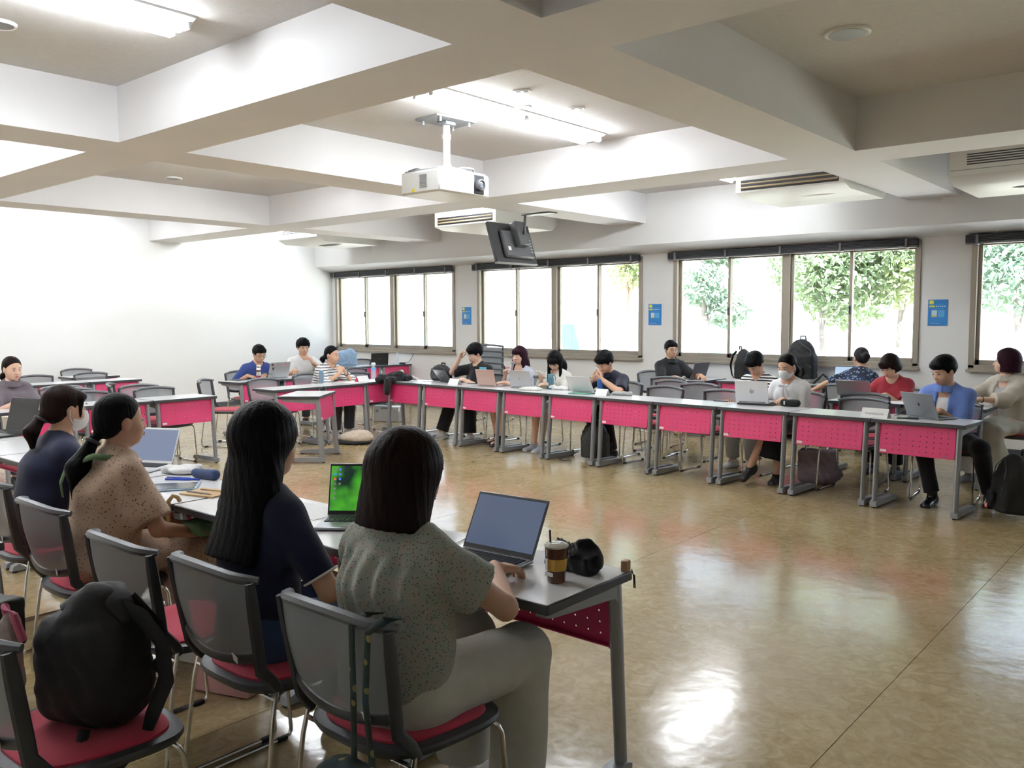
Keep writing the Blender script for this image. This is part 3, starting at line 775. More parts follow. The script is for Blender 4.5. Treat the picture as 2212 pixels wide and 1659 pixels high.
def ik(S, T, l1, l2, pole):
    S = np.asarray(S, float); T = np.asarray(T, float); v = T - S; L = np.linalg.norm(v)
    if L > (l1 + l2) * .995: T = S + v / L * (l1 + l2) * .995; v = T - S; L = np.linalg.norm(v)
    a = (l1 * l1 - l2 * l2 + L * L) / (2 * L); hh = math.sqrt(max(l1 * l1 - a * a, 0)); u = v / L
    p = np.asarray(pole, float); p = nrm(p - u * (p @ u))
    return S + u * a + p * hh, T

def skinmat(name, col):
    m = mat(name, col, 0.5, spec=0.35, bump=0.02, bscale=250, var=.04, vscale=12)
    m.node_tree.nodes['Principled BSDF'].inputs['Subsurface Weight'].default_value = 0.06
    m.node_tree.nodes['Principled BSDF'].inputs['Subsurface Radius'].default_value = (0.02, 0.008, 0.004)
    return m
skinmat('skin', (0.60, 0.36, 0.245)); skinmat('skin_pale', (0.70, 0.455, 0.335)); skinmat('skin_tan', (0.47, 0.26, 0.165))
mat('eye_dark', (0.012, 0.009, 0.008), 0.25); mat('eye_white', (0.72, 0.68, 0.65), 0.35); mat('lips', (0.50, 0.17, 0.15), 0.45); mat('brow', (0.025, 0.018, 0.015), 0.8)
def hairmat(name, col):
    m, n, l, p = nt(name)
    tc = n.new('ShaderNodeTexCoord'); mp = n.new('ShaderNodeMapping'); mp.inputs['Scale'].default_value = (110, 110, 7)
    t = n.new('ShaderNodeTexNoise'); t.inputs['Scale'].default_value = 1.0; t.inputs['Detail'].default_value = 3; t.inputs['Distortion'].default_value = .4
    l.new(tc.outputs['Object'], mp.inputs['Vector']); l.new(mp.outputs[0], t.inputs['Vector'])
    r = n.new('ShaderNodeValToRGB'); r.color_ramp.elements[0].color = (col[0] * .5, col[1] * .5, col[2] * .5, 1); r.color_ramp.elements[1].color = (col[0] * 1.6, col[1] * 1.6, col[2] * 1.6, 1)
    l.new(t.outputs['Fac'], r.inputs['Fac']); l.new(r.outputs[0], p.inputs['Base Color'])
    b = n.new('ShaderNodeBump'); b.inputs['Strength'].default_value = .55; b.inputs['Distance'].default_value = .006
    l.new(t.outputs['Fac'], b.inputs['Height']); l.new(b.outputs[0], p.inputs['Normal'])
    p.inputs['Roughness'].default_value = .45; p.inputs['Specular IOR Level'].default_value = .06
    MATS[name] = m
hairmat('hair_black', (0.005, 0.0045, 0.005)); hairmat('hair_brown', (0.012, 0.0065, 0.0055)); hairmat('hair_plum', (0.022, 0.007, 0.012)); hairmat('hair_grey', (0.022, 0.020, 0.022))

def person(name_label, loc, rot, sc=1.0, male=False, lean=8, twist=0, head=(0, 0, 0), R=None, L=None, legs=None, top=None, bottom=None, shoe=None, hair=None,
           skin='skin', hres=.012, extras=(), group=None, seat=.45, headfwd=0.0, side_lean=0):
    root = thing('person', name_label, 'person', (loc[0], loc[1], 0), math.radians(rot) + PI, group)
    J = {}
    hz = seat + .075 * sc
    H = np.array([0, 0, hz]); l1 = math.radians(lean * .75); l2 = math.radians(lean * 1.25); sl = math.radians(side_lean)
    d1 = nrm([math.sin(sl), math.sin(l1), math.cos(l1)]); d2 = nrm([math.sin(sl), math.sin(l2), math.cos(l2)])
    Wp = H + d1 * .13 * sc; Cc = Wp + d2 * .155 * sc; N = Cc + d2 * .165 * sc
    tw = math.radians(twist); sd = np.array([math.cos(tw), math.sin(tw), 0]); sd1 = nrm(np.array([1, 0, 0]) + sd)
    sw = (.160 if male else .136) * sc
    Sh = {1: N - d2 * .072 * sc + sd * sw, -1: N - d2 * .072 * sc - sd * sw}
    yaw, pitch, roll = [math.radians(a) for a in head]
    A = rotm((0, 0, 1), yaw + tw) @ rotm((1, 0, 0), -pitch) @ rotm((0, 1, 0), roll)   # columns: right, forward, up
    hu = A[:, 2]; hf = A[:, 1]
    hd = nrm(d2 * .5 + hu * .6 + np.array([0, 0, .35]) + np.array([math.cos(tw + PI / 2), math.sin(tw + PI / 2), 0]) * headfwd)
    HC = N + hd * .150 * sc + hf * .012
    def hp(x, y, z): return HC + A @ (np.array([x, y, z]) * sc)
    mres = 1.0 if male else .9
    arms = {}
    for s_, spec in ((1, R), (-1, L)):
        spec = spec or {}
        T = np.array(spec.get('w', (.12 * s_, .36, .775)), float)
        if 'W' in spec:
            q = np.array(spec['W'], float) - np.array([loc[0], loc[1], 0]); a = -(math.radians(rot) + PI)
            T = np.array([q[0] * math.cos(a) - q[1] * math.sin(a), q[0] * math.sin(a) + q[1] * math.cos(a), q[2]])
        E, T = ik(Sh[s_], T, .265 * sc, .235 * sc, spec.get('pole', (.55 * s_, -.35, -.75)))
        arms[s_] = (Sh[s_], E, T, spec)
    lg = {}
    for s_ in (1, -1):
        q = (legs or {}).get('R' if s_ > 0 else 'L', {})
        hj = H + np.array([.085 * s_ * sc, .02, -.01]); kn = np.array(q.get('k', (.115 * s_, .43 * sc, hz - .015))); an = np.array(q.get('a', (.115 * s_, .40 * sc, .085)))
        lg[s_] = (hj, kn, an, np.array(q.get('t', (0.12 * s_, 1, -.15))))
    allp = [H, N, HC + np.array([0, 0, .2]), HC - hf * .2] + [p for a in arms.values() for p in a[:3]] + [p for a in lg.values() for p in a[:3]]
    lo = np.min(allp, 0) - .24; hi = np.max(allp, 0) + .24; lo[2] = max(lo[2], -.02)
    tb = top or {}; bt = bottom or {}
    parts = []
    # ---- skin body
    F = Field(lo, hi, hres)
    F.ecap(H, Wp, (.150 * sc, .105 * sc), (.122 * sc, .092 * sc), (1, 0, 0)); F.ecap(Wp, Cc, (.122 * sc, .092 * sc), (.142 * mres * sc, .105 * sc), sd1)
    F.ecap(Cc, N - d2 * .06, (.142 * mres * sc, .105 * sc), (.12 * sc, .07 * sc), sd, k=.05)
    for s_ in (1, -1): F.cone(Sh[s_], N + d2 * .0, .046 * sc, .044 * sc, .05)
    F.cone(N - d2 * .04, hp(0, -.012, -.05), .055 * sc * mres, .050 * sc * mres, .03)
    for s_, (S0, E, T, spec) in arms.items():
        F.cone(S0, E, .048 * sc * mres, .039 * sc * mres, .04); F.cone(E, T, .040 * sc * mres, .0265 * sc * mres, .012)
    for s_, (hj, kn, an, tdir) in lg.items():
        F.cone(hj, kn, .082 * sc, .056 * sc, .03); F.cone(kn, an, .055 * sc, .036 * sc, .02)
        if shoe and shoe[1] != 'sandal': continue
        fd = nrm(tdir * np.array([1, 1, 0])); F.cone(an + fd * -.02 - np.array([0, 0, .03]), an + fd * .13 + nrm(tdir) * 0 - np.array([0, 0, .045]), .034, .024, .02)
    parts.append((*F.mesh(), 0))
    # ---- head, finer
    hh = .0045 if hres < .011 else .0052
    G = Field(HC - .19 * sc, HC + .19 * sc, hh)
    G.ell(hp(0, -.012, .025), np.array([.075, .092, .087]) * sc, A, 0); G.ell(hp(0, .020, -.035), np.array([.062, .069, .076]) * sc, A, .03)
    G.ell(hp(0, .043, -.083), np.array([.037, .036, .028]) * sc, A, .03)
    for s_ in (1, -1):
        G.ell(hp(.033 * s_, .046, -.036), np.array([.031, .032, .030]) * sc, A, .02)
        G.ell(hp(.030 * s_, .099, .000), np.array([.019, .015, .011]) * sc, A, .012, sub=True)
        G.ell(hp(.0745 * s_, -.006, -.014), np.array([.009, .018, .031]) * sc, A, .008)
        G.ell(hp(.012 * s_, .090, -.037), np.array([.009, .009, .007]) * sc, A, .008)
    G.cone(hp(0, .083, .000), hp(0, .100, -.034), .008 * sc, .0105 * sc, .012)
    G.ell(hp(0, .084, -.064), np.array([.022, .012, .010]) * sc, A, .012)
    G.cone(N - d2 * .01, hp(0, -.012, -.05), .053 * sc * mres, .050 * sc * mres, .03)
    parts.append((*G.mesh(), 0))
    # ---- face details: eyes, brows, lips
    det = MB()
    for s_ in (1, -1):
        M3 = Matrix(A.tolist()) @ Matrix.Rotation(-.12 * s_, 3, 'Z')
        det.ell(hp(.030 * s_, .0835, -.002), (.0135 * sc, .0060 * sc, .0052 * sc), 10, 6, M3, 2)
        det.ell(hp(.029 * s_, .0868, -.002), (.0062 * sc, .0045 * sc, .0050 * sc), 8, 6, M3, 1)
        det.tube([hp((.030 + q * .0145) * s_, .0885 - .004 * abs(q) - .002 * (q > 0), .0045 - .0045 * abs(q)) for q in (-1, -.5, 0, .5, 1)], [.001, .0016, .0018, .0016, .001], 5, mi=1)
        det.tube([hp((.031 + q * .020) * s_, .0915 - .004 * q - .006 * (q > .5), .0215 + .002 * (1 - abs(q))) for q in (-1, -.3, .4, 1)], [.0015, .003, .0028, .001], 5, mi=3)
        det.ell(hp(.0065 * s_, .0985, -.0435), (.0035, .003, .002), 6, 4, None, 3)
    det.ell(hp(0, .0955, -.0605), (.019 * sc, .0045 * sc, .0042 * sc), 10, 6, Matrix(A.tolist()), 4); det.ell(hp(0, .0955, -.0685), (.016 * sc, .005 * sc, .0050 * sc), 10, 6, Matrix(A.tolist()), 4)
    quads = []
    dv = np.array([list(v) for v in det.v]); 
    me_det = (dv, det.f, det.mi)
    # ---- hands
    for s_, (S0, E, T, spec) in arms.items():
        if spec.get('hide'): continue
        fd = np.array(spec.get('f', T - E)); nn = np.array(spec.get('n', (0, -.25, -1)))
        parts.append((*hand_mesh(T, E, fd, nn, s_, spec.get('curl', 25), sc * (.98 if male else .9), h=.0034 if hres < .011 else .0042, thumb=spec.get('thumb', 0.0)), 0))
    me = npmesh('body', parts)
    # append the small face pieces (triangles and quads) through a second mesh joined in numpy form
    bm = bmesh.new(); bm.from_mesh(me)
    nv = [bm.verts.new(v) for v in det.v]
    for fc, m_ in zip(det.f, det.mi):
        try: ff = bm.faces.new([nv[i] for i in fc]); ff.material_index = m_; ff.smooth = True
        except ValueError: pass
    bm.to_mesh(me); bm.free()
    obj('body', me, [skin, 'eye_dark', 'eye_white', 'brow', 'lips'], root)
    # ---- upper garment
    if top:
        I = tb.get('loose', .016); sl_ = tb.get('sleeve', .75); C_ = Field(lo, hi, hres * .95)
        hemc = H - np.array([0, 0, tb.get('hem', .03)])
        C_.ecap(H - d1 * .02, Wp, (.150 * sc + I, .105 * sc + I), ((.126 + tb.get('waist', 0)) * sc + I, .095 * sc + I), (1, 0, 0), cuts=[(hemc, (0, 0, -1))])
        C_.ecap(Wp, Cc, ((.126 + tb.get('waist', 0)) * sc + I, .095 * sc + I), (.145 * mres * sc + I, .108 * sc + I), sd1, k=.05)
        C_.ecap(Cc, N - d2 * .055, (.145 * mres * sc + I, .108 * sc + I), (.120 * sc, .066 * sc), sd, k=.05)
        for s_ in (1, -1): C_.cone(Sh[s_], N - d2 * .002, .047 * sc + I * .6, .043 * sc + I * .5, .05)
        if not male:
            for s_ in (1, -1): C_.ell(Cc + d2 * .015 + np.cross(np.array([0, 0, 1]), sd) * .082 * sc + sd * .066 * s_ * sc, np.array([.062, .052, .062]) * sc, None, .05)
        for s_, (S0, E, T, spec) in arms.items():
            fl = tb.get('flare', .016)
            if sl_ <= 1:
                e = S0 + (E - S0) * sl_; ax = nrm(E - S0)
                C_.cone(S0, e + ax * .03, .050 * sc * mres + I * .6, .043 * sc * mres + fl, .035, cuts=[(e, ax)])
            else:
                e = E + (T - E) * (sl_ - 1); ax = nrm(T - E)
                C_.cone(S0, E, .050 * sc * mres + I * .6, .042 * sc * mres + fl, .035); C_.cone(E, e + ax * .02, .042 * sc * mres + fl, .030 * sc * mres + fl * tb.get('cuff', .8), .02, cuts=[(e, ax)])
        nk = tb.get('neck', 'crew'); fw = np.cross(np.array([0, 0, 1]), sd); nb = N + d2 * .012
        if tb.get('pleats'):
            X, Y, Z = np.meshgrid(*C_.ax, indexing='ij'); zz = np.clip((N[2] - .04 - Z) / .05, 0, 1) * np.clip((Z - (N[2] - .34)) / .22, 0, 1)
            C_.d += (tb['pleats'] * np.sin(95 * X + 5 * np.sin(9 * Z)) * zz * (Y < N[1] + .02)).astype(np.float32)
        C_.folds(tb.get('folds', .0022), seed=sum(ord(c) for c in name_label) % 17)
        if nk == 'crew': C_.cone(nb - d2 * .02 + fw * .018, nb + d2 * .12 + fw * .03, .058 * sc, .085 * sc, .004, sub=True)
        elif nk == 'v': 
            C_.cone(nb - d2 * .01 + fw * .02, nb + d2 * .12, .060 * sc, .085 * sc, .004, sub=True); C_.cone(nb - d2 * .10 + fw * .125, nb + d2 * .02 + fw * .05, .010, .050 * sc, .006, sub=True)
        elif nk == 'wide': C_.cone(nb - d2 * .015 + fw * .03, nb + d2 * .12, .082 * sc, .10 * sc, .004, sub=True)
        elif nk == 'deep':
            C_.cone(nb - d2 * .02 + fw * .02, nb + d2 * .12, .085 * sc, .10 * sc, .004, sub=True); C_.cone(nb - d2 * .12 + fw * .12, nb + fw * .05, .045, .065 * sc, .006, sub=True)
        elif nk == 'open':
            C_.cone(nb - d2 * .01 + fw * .02, nb + d2 * .12, .062 * sc, .085 * sc, .004, sub=True); C_.ecap(nb - d2 * .36 + fw * .17, nb - d2 * .02 + fw * .10, (.042, .075), (.052, .075), sd, .006, sub=True)
        elif nk == 'collar': C_.cone(nb - d2 * .005 + fw * .02, nb + d2 * .12 + fw * .02, .052 * sc, .075 * sc, .003, sub=True)
        to = obj(tb.get('name', 'shirt'), npmesh('shirt', [(*C_.mesh(), 0)]), tb['mat'], root)
        if tb.get('inner'):
            C2 = Field(lo, hi, hres); I2 = I - .010
            C2.ecap(H - d1 * .02, Wp, (.146 * sc + I2, .100 * sc + I2), (.122 * sc + I2, .090 * sc + I2), (1, 0, 0)); C2.ecap(Wp, Cc, (.122 * sc + I2, .090 * sc + I2), (.140 * mres * sc + I2, .103 * sc + I2), sd1, k=.05); C2.ecap(Cc, N - d2 * .055, (.140 * mres * sc + I2, .103 * sc + I2), (.112 * sc, .060 * sc), sd, k=.05)
            if not male:
                for s_ in (1, -1): C2.ell(Cc + d2 * .015 + fw * .078 * sc + sd * .066 * s_ * sc, np.array([.060, .050, .060]) * sc, None, .05)
            C2.cone(nb - d2 * (.02 if male else .05) + fw * .03, nb + d2 * .12 + fw * .03, .058 * sc if male else .080 * sc, .09 * sc, .004, sub=True); C2.folds(.002, seed=2)
            obj('undershirt', npmesh('undershirt', [(*C2.mesh(), 0)]), tb['inner'], to)
        if tb.get('bow'):
            bp = N - d2 * .045 * sc + fw * (.115 * sc + I); bw = MB()
            for s_ in (1, -1): bw.ell(bp + sd * .026 * s_, (.030, .012, .017), 10, 6, rz(.2 * s_))
            bw.ell(bp, (.011, .014, .013), 8, 6)
            for s_, L_ in ((1, .15), (-1, .12)): bw.tube([Vector(bp), Vector(bp + sd * .02 * s_ - d2 * .05 + fw * .008), Vector(bp + sd * .028 * s_ - d2 * L_ + fw * .012)], [.010, .016, .021], 8, flat=(.3, 1), up=tuple(fw))
            obj('bow', bw, tb['mat'], to)
        if nk in ('collar', 'open'):
            cb = MB()
            for s_ in (1, -1):
                ring = []
                for q in range(9):
                    a = PI * q / 8; r_ = .064 * sc
                    ring.append(N + d2 * .012 * sc + fw * (.016 - math.cos(a) * r_ * .95) + sd * s_ * math.sin(a) * r_)
                def cf(u, v, ring=ring, s_=s_):
                    q = u * 8; i = min(int(q), 7); p = ring[i] + (ring[i + 1] - ring[i]) * (q - i)
                    out = (p - N); out = out - d2 * (out @ d2)
                    return Vector(p + nrm(out) * (.004 + .022 * v) - d2 * (v * .034 * (1 + .6 * u)) + d2 * .012)
                cb.grid(cf, 12, 3, thick=.004)
            obj('collar', cb, tb.get('collar_mat', tb['mat']), to)
        if tb.get('trim'):
            for s_, (S0, E, T, spec) in arms.items():
                tm = MB()
                if sl_ <= 1:
                    e = S0 + (E - S0) * sl_; ax = nrm(E - S0); u = nrm(np.cross(ax, (0, 0, 1))); w = np.cross(ax, u); r_ = .0435 * sc * mres + tb.get('flare', .016) + .001
                    tm.tube([Vector(e + (u * math.cos(2 * PI * q / 20) + w * math.sin(2 * PI * q / 20)) * r_) for q in range(20)], .0042, 6, closed=True)
                    obj('sleeve_trim', tm, tb['trim'], to)
    # ---- lower garment
    kind = bt.get('kind', 'pants')
    if kind in ('pants', 'shorts'):
        B = Field(lo, hi, hres); I = bt.get('loose', .012)
        B.ecap(H + np.array([0, 0, .06]), H - np.array([0, 0, .01]), (.140 * sc + I, .10 * sc + I), (.150 * sc + I, .11 * sc + I), (1, 0, 0), cuts=[(H + np.array([0, 0, .09]), (0, 0, 1))])
        cu = bt.get('calf', .95)
        for s_, (hj, kn, an, tdir) in lg.items():
            B.cone(hj, kn, .084 * sc + I, .058 * sc + I, .03)
            e = kn + (an - kn) * cu; ax = nrm(an - kn)
            B.cone(kn, e + ax * .03, .058 * sc + I, bt.get('ankle', .045) * sc + I, .02, cuts=[(e, ax)])
        B.folds(.002, seed=3)
        B.d = np.maximum(B.d, -(np.meshgrid(*B.ax, indexing='ij')[2] - .012)).astype(np.float32)
        obj('trousers', npmesh('trousers', [(*B.mesh(), 0)]), bt['mat'], root)
    elif kind in ('skirt', 'dress'):
        B = Field(lo, hi, hres); I = .014; k0 = (lg[1][1] + lg[-1][1]) / 2; a0 = (lg[1][2] + lg[-1][2]) / 2; e = k0 + (a0 - k0) * bt.get('len', .6); ax = nrm(a0 - k0)
        hw = abs(lg[1][1][0] - lg[-1][1][0]) / 2
        B.ecap(H + np.array([0, 0, .07]), H, (.130 * sc + I, .098 * sc + I), (.155 * sc + I, .115 * sc + I), (1, 0, 0))
        B.ecap(H + np.array([0, .02, -.005]), k0, (.165 * sc + I, .095 * sc), (hw + .072 + I, .078), (1, 0, 0), k=.04)
        wd = bt.get('wide', .03)
        B.ecap(k0, e + ax * .05, (hw + .070 + I, .075), (hw + .06 + wd, .075 + wd), (1, 0, 0), k=.03, cuts=[(e, ax)])
        B.folds(.004, seed=5)
        B.d = np.maximum(B.d, -(np.meshgrid(*B.ax, indexing='ij')[2] - .015)).astype(np.float32)
        obj('skirt', npmesh('skirt', [(*B.mesh(), 0)]), bt['mat'], root)
    # ---- shoes
    if shoe:
        for s_, (hj, kn, an, tdir) in lg.items():
            fd = nrm(tdir * np.array([1, 1, 0])); lift = an[2] - .085; dn = np.array([0, 0, 1.0]); tt = nrm(tdir); up = nrm(dn - tt * (dn @ tt)); sdv = np.cross(tt, up)
            S_ = Field(an - .2, an + np.array([.25, .25, .12]) * 1.0 + .05, .007)
            b0 = an - up * .047 - tt * .035; b1 = an - up * .052 + tt * .145
            cutp = [(an - up * .082, -up)]
            S_.ecap(b0, b1, (.037, .040), (.043, .030), sdv, k=.01, cuts=cutp); S_.cone(an - up * .05, an + up * (.012 if shoe[1] == 'low' else .05), .040, .042, .03, cuts=[(an + up * (.0 if shoe[1] == 'low' else .045), up)])
            so = obj('shoe', npmesh('shoe', [(*S_.mesh(), 0)]), shoe[0], root)
            if len(shoe) > 2:
                o2 = []
                for q in range(24):
                    a = 2 * PI * q / 24; o2.append(an - up * .076 + tt * (.055 + .128 * math.cos(a)) + sdv * (.046 * math.sin(a)))
                obj('sole', MB().tube([Vector(p) for p in o2], .009, 6, closed=True).add([Vector(p) for p in o2], [tuple(range(24))]), shoe[2], so)
    # ---- hair
    if hair:
        st = hair.get('style', 'short'); Hr = Field(HC - np.array([.30, .30, .55]) * sc, HC + np.array([.30, .30, .22]) * sc, hair.get('h', .0065))
        fc = hair.get('face', .068)
        if st in ('short', 'curly'):
            v = hair.get('vol', .010)
            HL = (hp(0, .070, .070), A[:, 1] * .774 - A[:, 2] * .633)
            Hr.ell(hp(0, -.017, .034), np.array([.077 + v, .096 + v, .086 + v]) * sc, A, 0, cuts=[HL, (hp(0, -.06, -.075), -A[:, 2])])
            for s_ in (1, -1): Hr.ecap(hp(.066 * s_, .022, .035), hp(.069 * s_, .018, -.005), (.012, .030), (.008, .014), A[:, 0], k=.012)
            fz = hair.get('fringe', 0)
            if hair.get('bang', 1):
                Hr.ell(hp(0, .046, .064), np.array([.070 + v * .4, .040 + v * .3, .034 + v * .5]) * sc, A, .02)
                for q, (bx, bl) in enumerate(((-.046, .014), (-.026, .004), (-.004, .010), (.018, .001), (.040, .010))): Hr.cone(hp(bx, .064, .066), hp(bx * 1.12, .083 - abs(bx) * .38, .036 + fz + bl * .6), .015 * sc, .006 * sc, .010)
            for s_ in (1, -1): Hr.ell(hp(.088 * s_, -.004, -.022), np.array([.022, .024, .030]) * sc, A, .006, sub=True)
        elif st == 'pony':
            HL = (hp(0, .072, .074 + hair.get('fringe', .0)), A[:, 1] * .80 - A[:, 2] * .60)
            Hr.ell(hp(0, -.018, .032), np.array([.081, .099, .089]) * sc, A, 0, cuts=[HL]); Hr.ell(hp(0, -.055, -.02), np.array([.066, .060, .060]) * sc, A, .03, cuts=[HL])
            if hair.get('bangs'):
                Hr.ell(hp(0, .056, .058), np.array([.068, .040, .034]) * sc, A, .016)
                for s_ in (1, -1): Hr.cone(hp(.062 * s_, .050, .045), hp(.068 * s_, .044, -.040), .014, .006, .012)
            for s_ in (1, -1): Hr.ell(hp(.086 * s_, -.004, -.026), np.array([.022, .026, .034]) * sc, A, .008, sub=True)
            b = hp(0, -.112, hair.get('tie', -.010))
            e = b + nrm(-A[:, 1] * .35 + np.array([0, 0, -1])) * hair.get('len', .17) * sc
            m_ = (b + e) / 2 - A[:, 1] * .028
            Hr.cone(b, m_, .022, .034 * hair.get('fat', 1), .02); Hr.cone(m_, e, .034 * hair.get('fat', 1), .014, .02)
        else:
            v = hair.get('vol', .012); dn = hair.get('len', .13)
            Hr.ell(hp(0, -.016, .032), np.array([.077 + v, .095 + v, .086 + v]) * sc, A, 0)
            if st == 'bob':
                Hr.ecap(hp(0, -.025, .0), hp(0, -.035, -dn), (.086 + v, .090 + v), (.082 + v * hair.get('flare', 1.6), .082 + v), A[:, 0], k=.03, cuts=[(hp(0, 0, -dn), -A[:, 2])])
            else:   # long hair hanging behind and beside the face
                Hr.ecap(hp(0, -.03, .0), hp(0, -.045, -.13), (.084 + v, .088), (.088 + v, .070), A[:, 0], k=.03)
                bk_ = hair.get('back', None)
                e = (HC + np.array(bk_)) if bk_ is not None else hp(0, -.075, 0) + np.array([0, -.01, -dn])
                Hr.ecap(hp(0, -.050, -.10), e, (.088 + v, .060), (hair.get('tip', .085), hair.get('thick', .032)), A[:, 0], k=.04, cuts=[(e, nrm(e - hp(0, -.05, -.10)))])
                for s_ in (1, -1):
                    if hair.get('front', 1): Hr.cone(hp(.074 * s_, .012, -.02), hp(.085 * s_, .02, -.02) + np.array([0, 0, -hair.get('flen', .17)]), .022, .018, .02)
            Hr.ell(hp(0, .115, -.050 + hair.get('fringe', 0)), np.array([fc - .004, .095, .105 + dn * .25]) * sc, A, .008, sub=True)
            if hair.get('bangs'): Hr.ell(hp(0, .066, .055), np.array([.066, .036, .042]) * sc, A, .012); Hr.ell(hp(0, .083, .042), np.array([.052, .016, .024]) * sc, A, .014)
            Hr.cone(N - d2 * .04 + np.cross(np.array([0, 0, 1]), sd) * .02, hp(0, .01, -.06), .050 * sc, .050 * sc, .004, sub=True)
        if st == 'short' and 'rough' not in hair: hair['rough'] = .0026
        if st == 'curly' or hair.get('rough'):
            X, Y, Z = np.meshgrid(*Hr.ax, indexing='ij'); Hr.d += (hair.get('rough', .006) * np.sin(95 * X + 4 * np.sin(60 * Z)) * np.sin(90 * Y + 3 * np.sin(70 * X)) * np.sin(92 * Z + 2)).astype(np.float32)
        else:
            X, Y, Z = np.meshgrid(*Hr.ax, indexing='ij'); Q_ = np.stack([X, Y, Z], -1) - HC; an_ = np.arctan2(Q_ @ A[:, 0], Q_ @ A[:, 1]); Hr.d += (.0007 * np.sin(26 * an_ + 7 * np.sin(9 * Z)) + .0005 * np.sin(61 * an_ + 15 * Z)).astype(np.float32)
        hm = [(*Hr.mesh(), 0)]
        ho = obj('hair', npmesh('hair', hm), hair.get('mat', 'hair_black'), root)
        if st == 'pony':
            b = hp(0, -.112, hair.get('tie', -.010)); ax = nrm(-A[:, 1] * .6 + np.array([0, 0, -1])); u = nrm(np.cross(ax, A[:, 0])); w = np.cross(ax, u)
            obj('hair_tie', MB().tube([Vector(b + ax * .012 + (u * math.cos(2 * PI * q / 16) + w * math.sin(2 * PI * q / 16)) * .025) for q in range(16)], .009, 8, closed=True), 'black_plastic', ho)
        if hair.get('strands'):
            rs = random.Random(5); sm = MB()
            for q in range(hair['strands']):
                a = rs.uniform(-1.5, 1.5); p0 = hp(.09 * math.sin(a), -.06 - .05 * math.cos(a) * .3, -.10); Lh = hair.get('slen', .30) * rs.uniform(.75, 1.12); dx = rs.uniform(-.03, .03) + .03 * math.sin(a)
                sm.tube([Vector(p0 + np.array([dx * t * t, -.015 * t + .01 * math.sin(3 * t + q), -Lh * t])) for t in (0, .25, .5, .75, 1)], [.004, .004, .0035, .0025, .0006], 4)
            obj('loose_strands', sm, hair.get('mat', 'hair_black'), ho)
    # ---- mask, glasses and other worn things
    for ex in extras:
        if ex == 'mask':
            K = Field(HC - .16, HC + .16, .0048)
            cu = [(hp(0, 0, -.020), A[:, 2]), (hp(0, 0, -.118), -A[:, 2]), (hp(0, .012, 0), -A[:, 1])]
            K.ell(hp(0, .028, -.050), np.array([.064, .078, .072]) * sc, A, 0, cuts=cu); K.ell(hp(0, .078, -.052), np.array([.030, .034, .050]) * sc, A, .03, cuts=cu)
            mo = obj('face_mask', npmesh('face_mask', [(*K.mesh(), 0)]), 'mask_white', root)
            for s_ in (1, -1):
                obj('ear_loop', MB().tube([Vector(hp(.058 * s_, .020, -.028)), Vector(hp(.073 * s_, .0, -.005)), Vector(hp(.083 * s_, -.014, -.006)), Vector(hp(.082 * s_, -.012, -.045)), Vector(hp(.060 * s_, .016, -.085))], .0022, 5), 'mask_white', mo)
        if ex in ('watchR', 'watchL'):
            S0, E, T, spec = arms[1 if ex[-1] == 'R' else -1]; ax = nrm(T - E); u = nrm(np.cross(ax, (0, 0, 1))); w = np.cross(ax, u); p0 = T - ax * .02
            wo_ = obj('wristband', MB().tube([Vector(p0 + (u * math.cos(2 * PI * q / 16) + w * math.sin(2 * PI * q / 16)) * .0285 * sc) for q in range(16)], .0045, 6, closed=True), 'black_plastic', root)
        if ex == 'glasses':
            gm = MB()
            for s_ in (1, -1):
                gm.tube([Vector(hp(.032 * s_ + .021 * math.cos(2 * PI * q / 14), .1005 - .004 * abs(math.cos(2 * PI * q / 14)), -.006 + .016 * math.sin(2 * PI * q / 14))) for q in range(14)], .0019, 5, closed=True)
                gm.tube([Vector(hp(.052 * s_, .096, .000)), Vector(hp(.072 * s_, .075, .002)), Vector(hp(.082 * s_, .0, .000))], .0019, 5)
            gm.tube([Vector(hp(-.011, .1015, -.002)), Vector(hp(.011, .1015, -.002))], .0019, 5)
            obj('glasses', gm, 'black_plastic', root)
    root['_dbg'] = 0; del root['_dbg']
    return root, dict(HC=HC, A=A, N=N, arms=arms, legs=lg, H=H, hp=hp, d2=d2, sd=sd)
mat('shoe_black', (0.012, 0.011, 0.011), 0.45); mat('shoe_gloss', (0.010, 0.010, 0.012), 0.15); mat('mask_white', (0.80, 0.80, 0.80), 0.8, bump=.1, bscale=200)

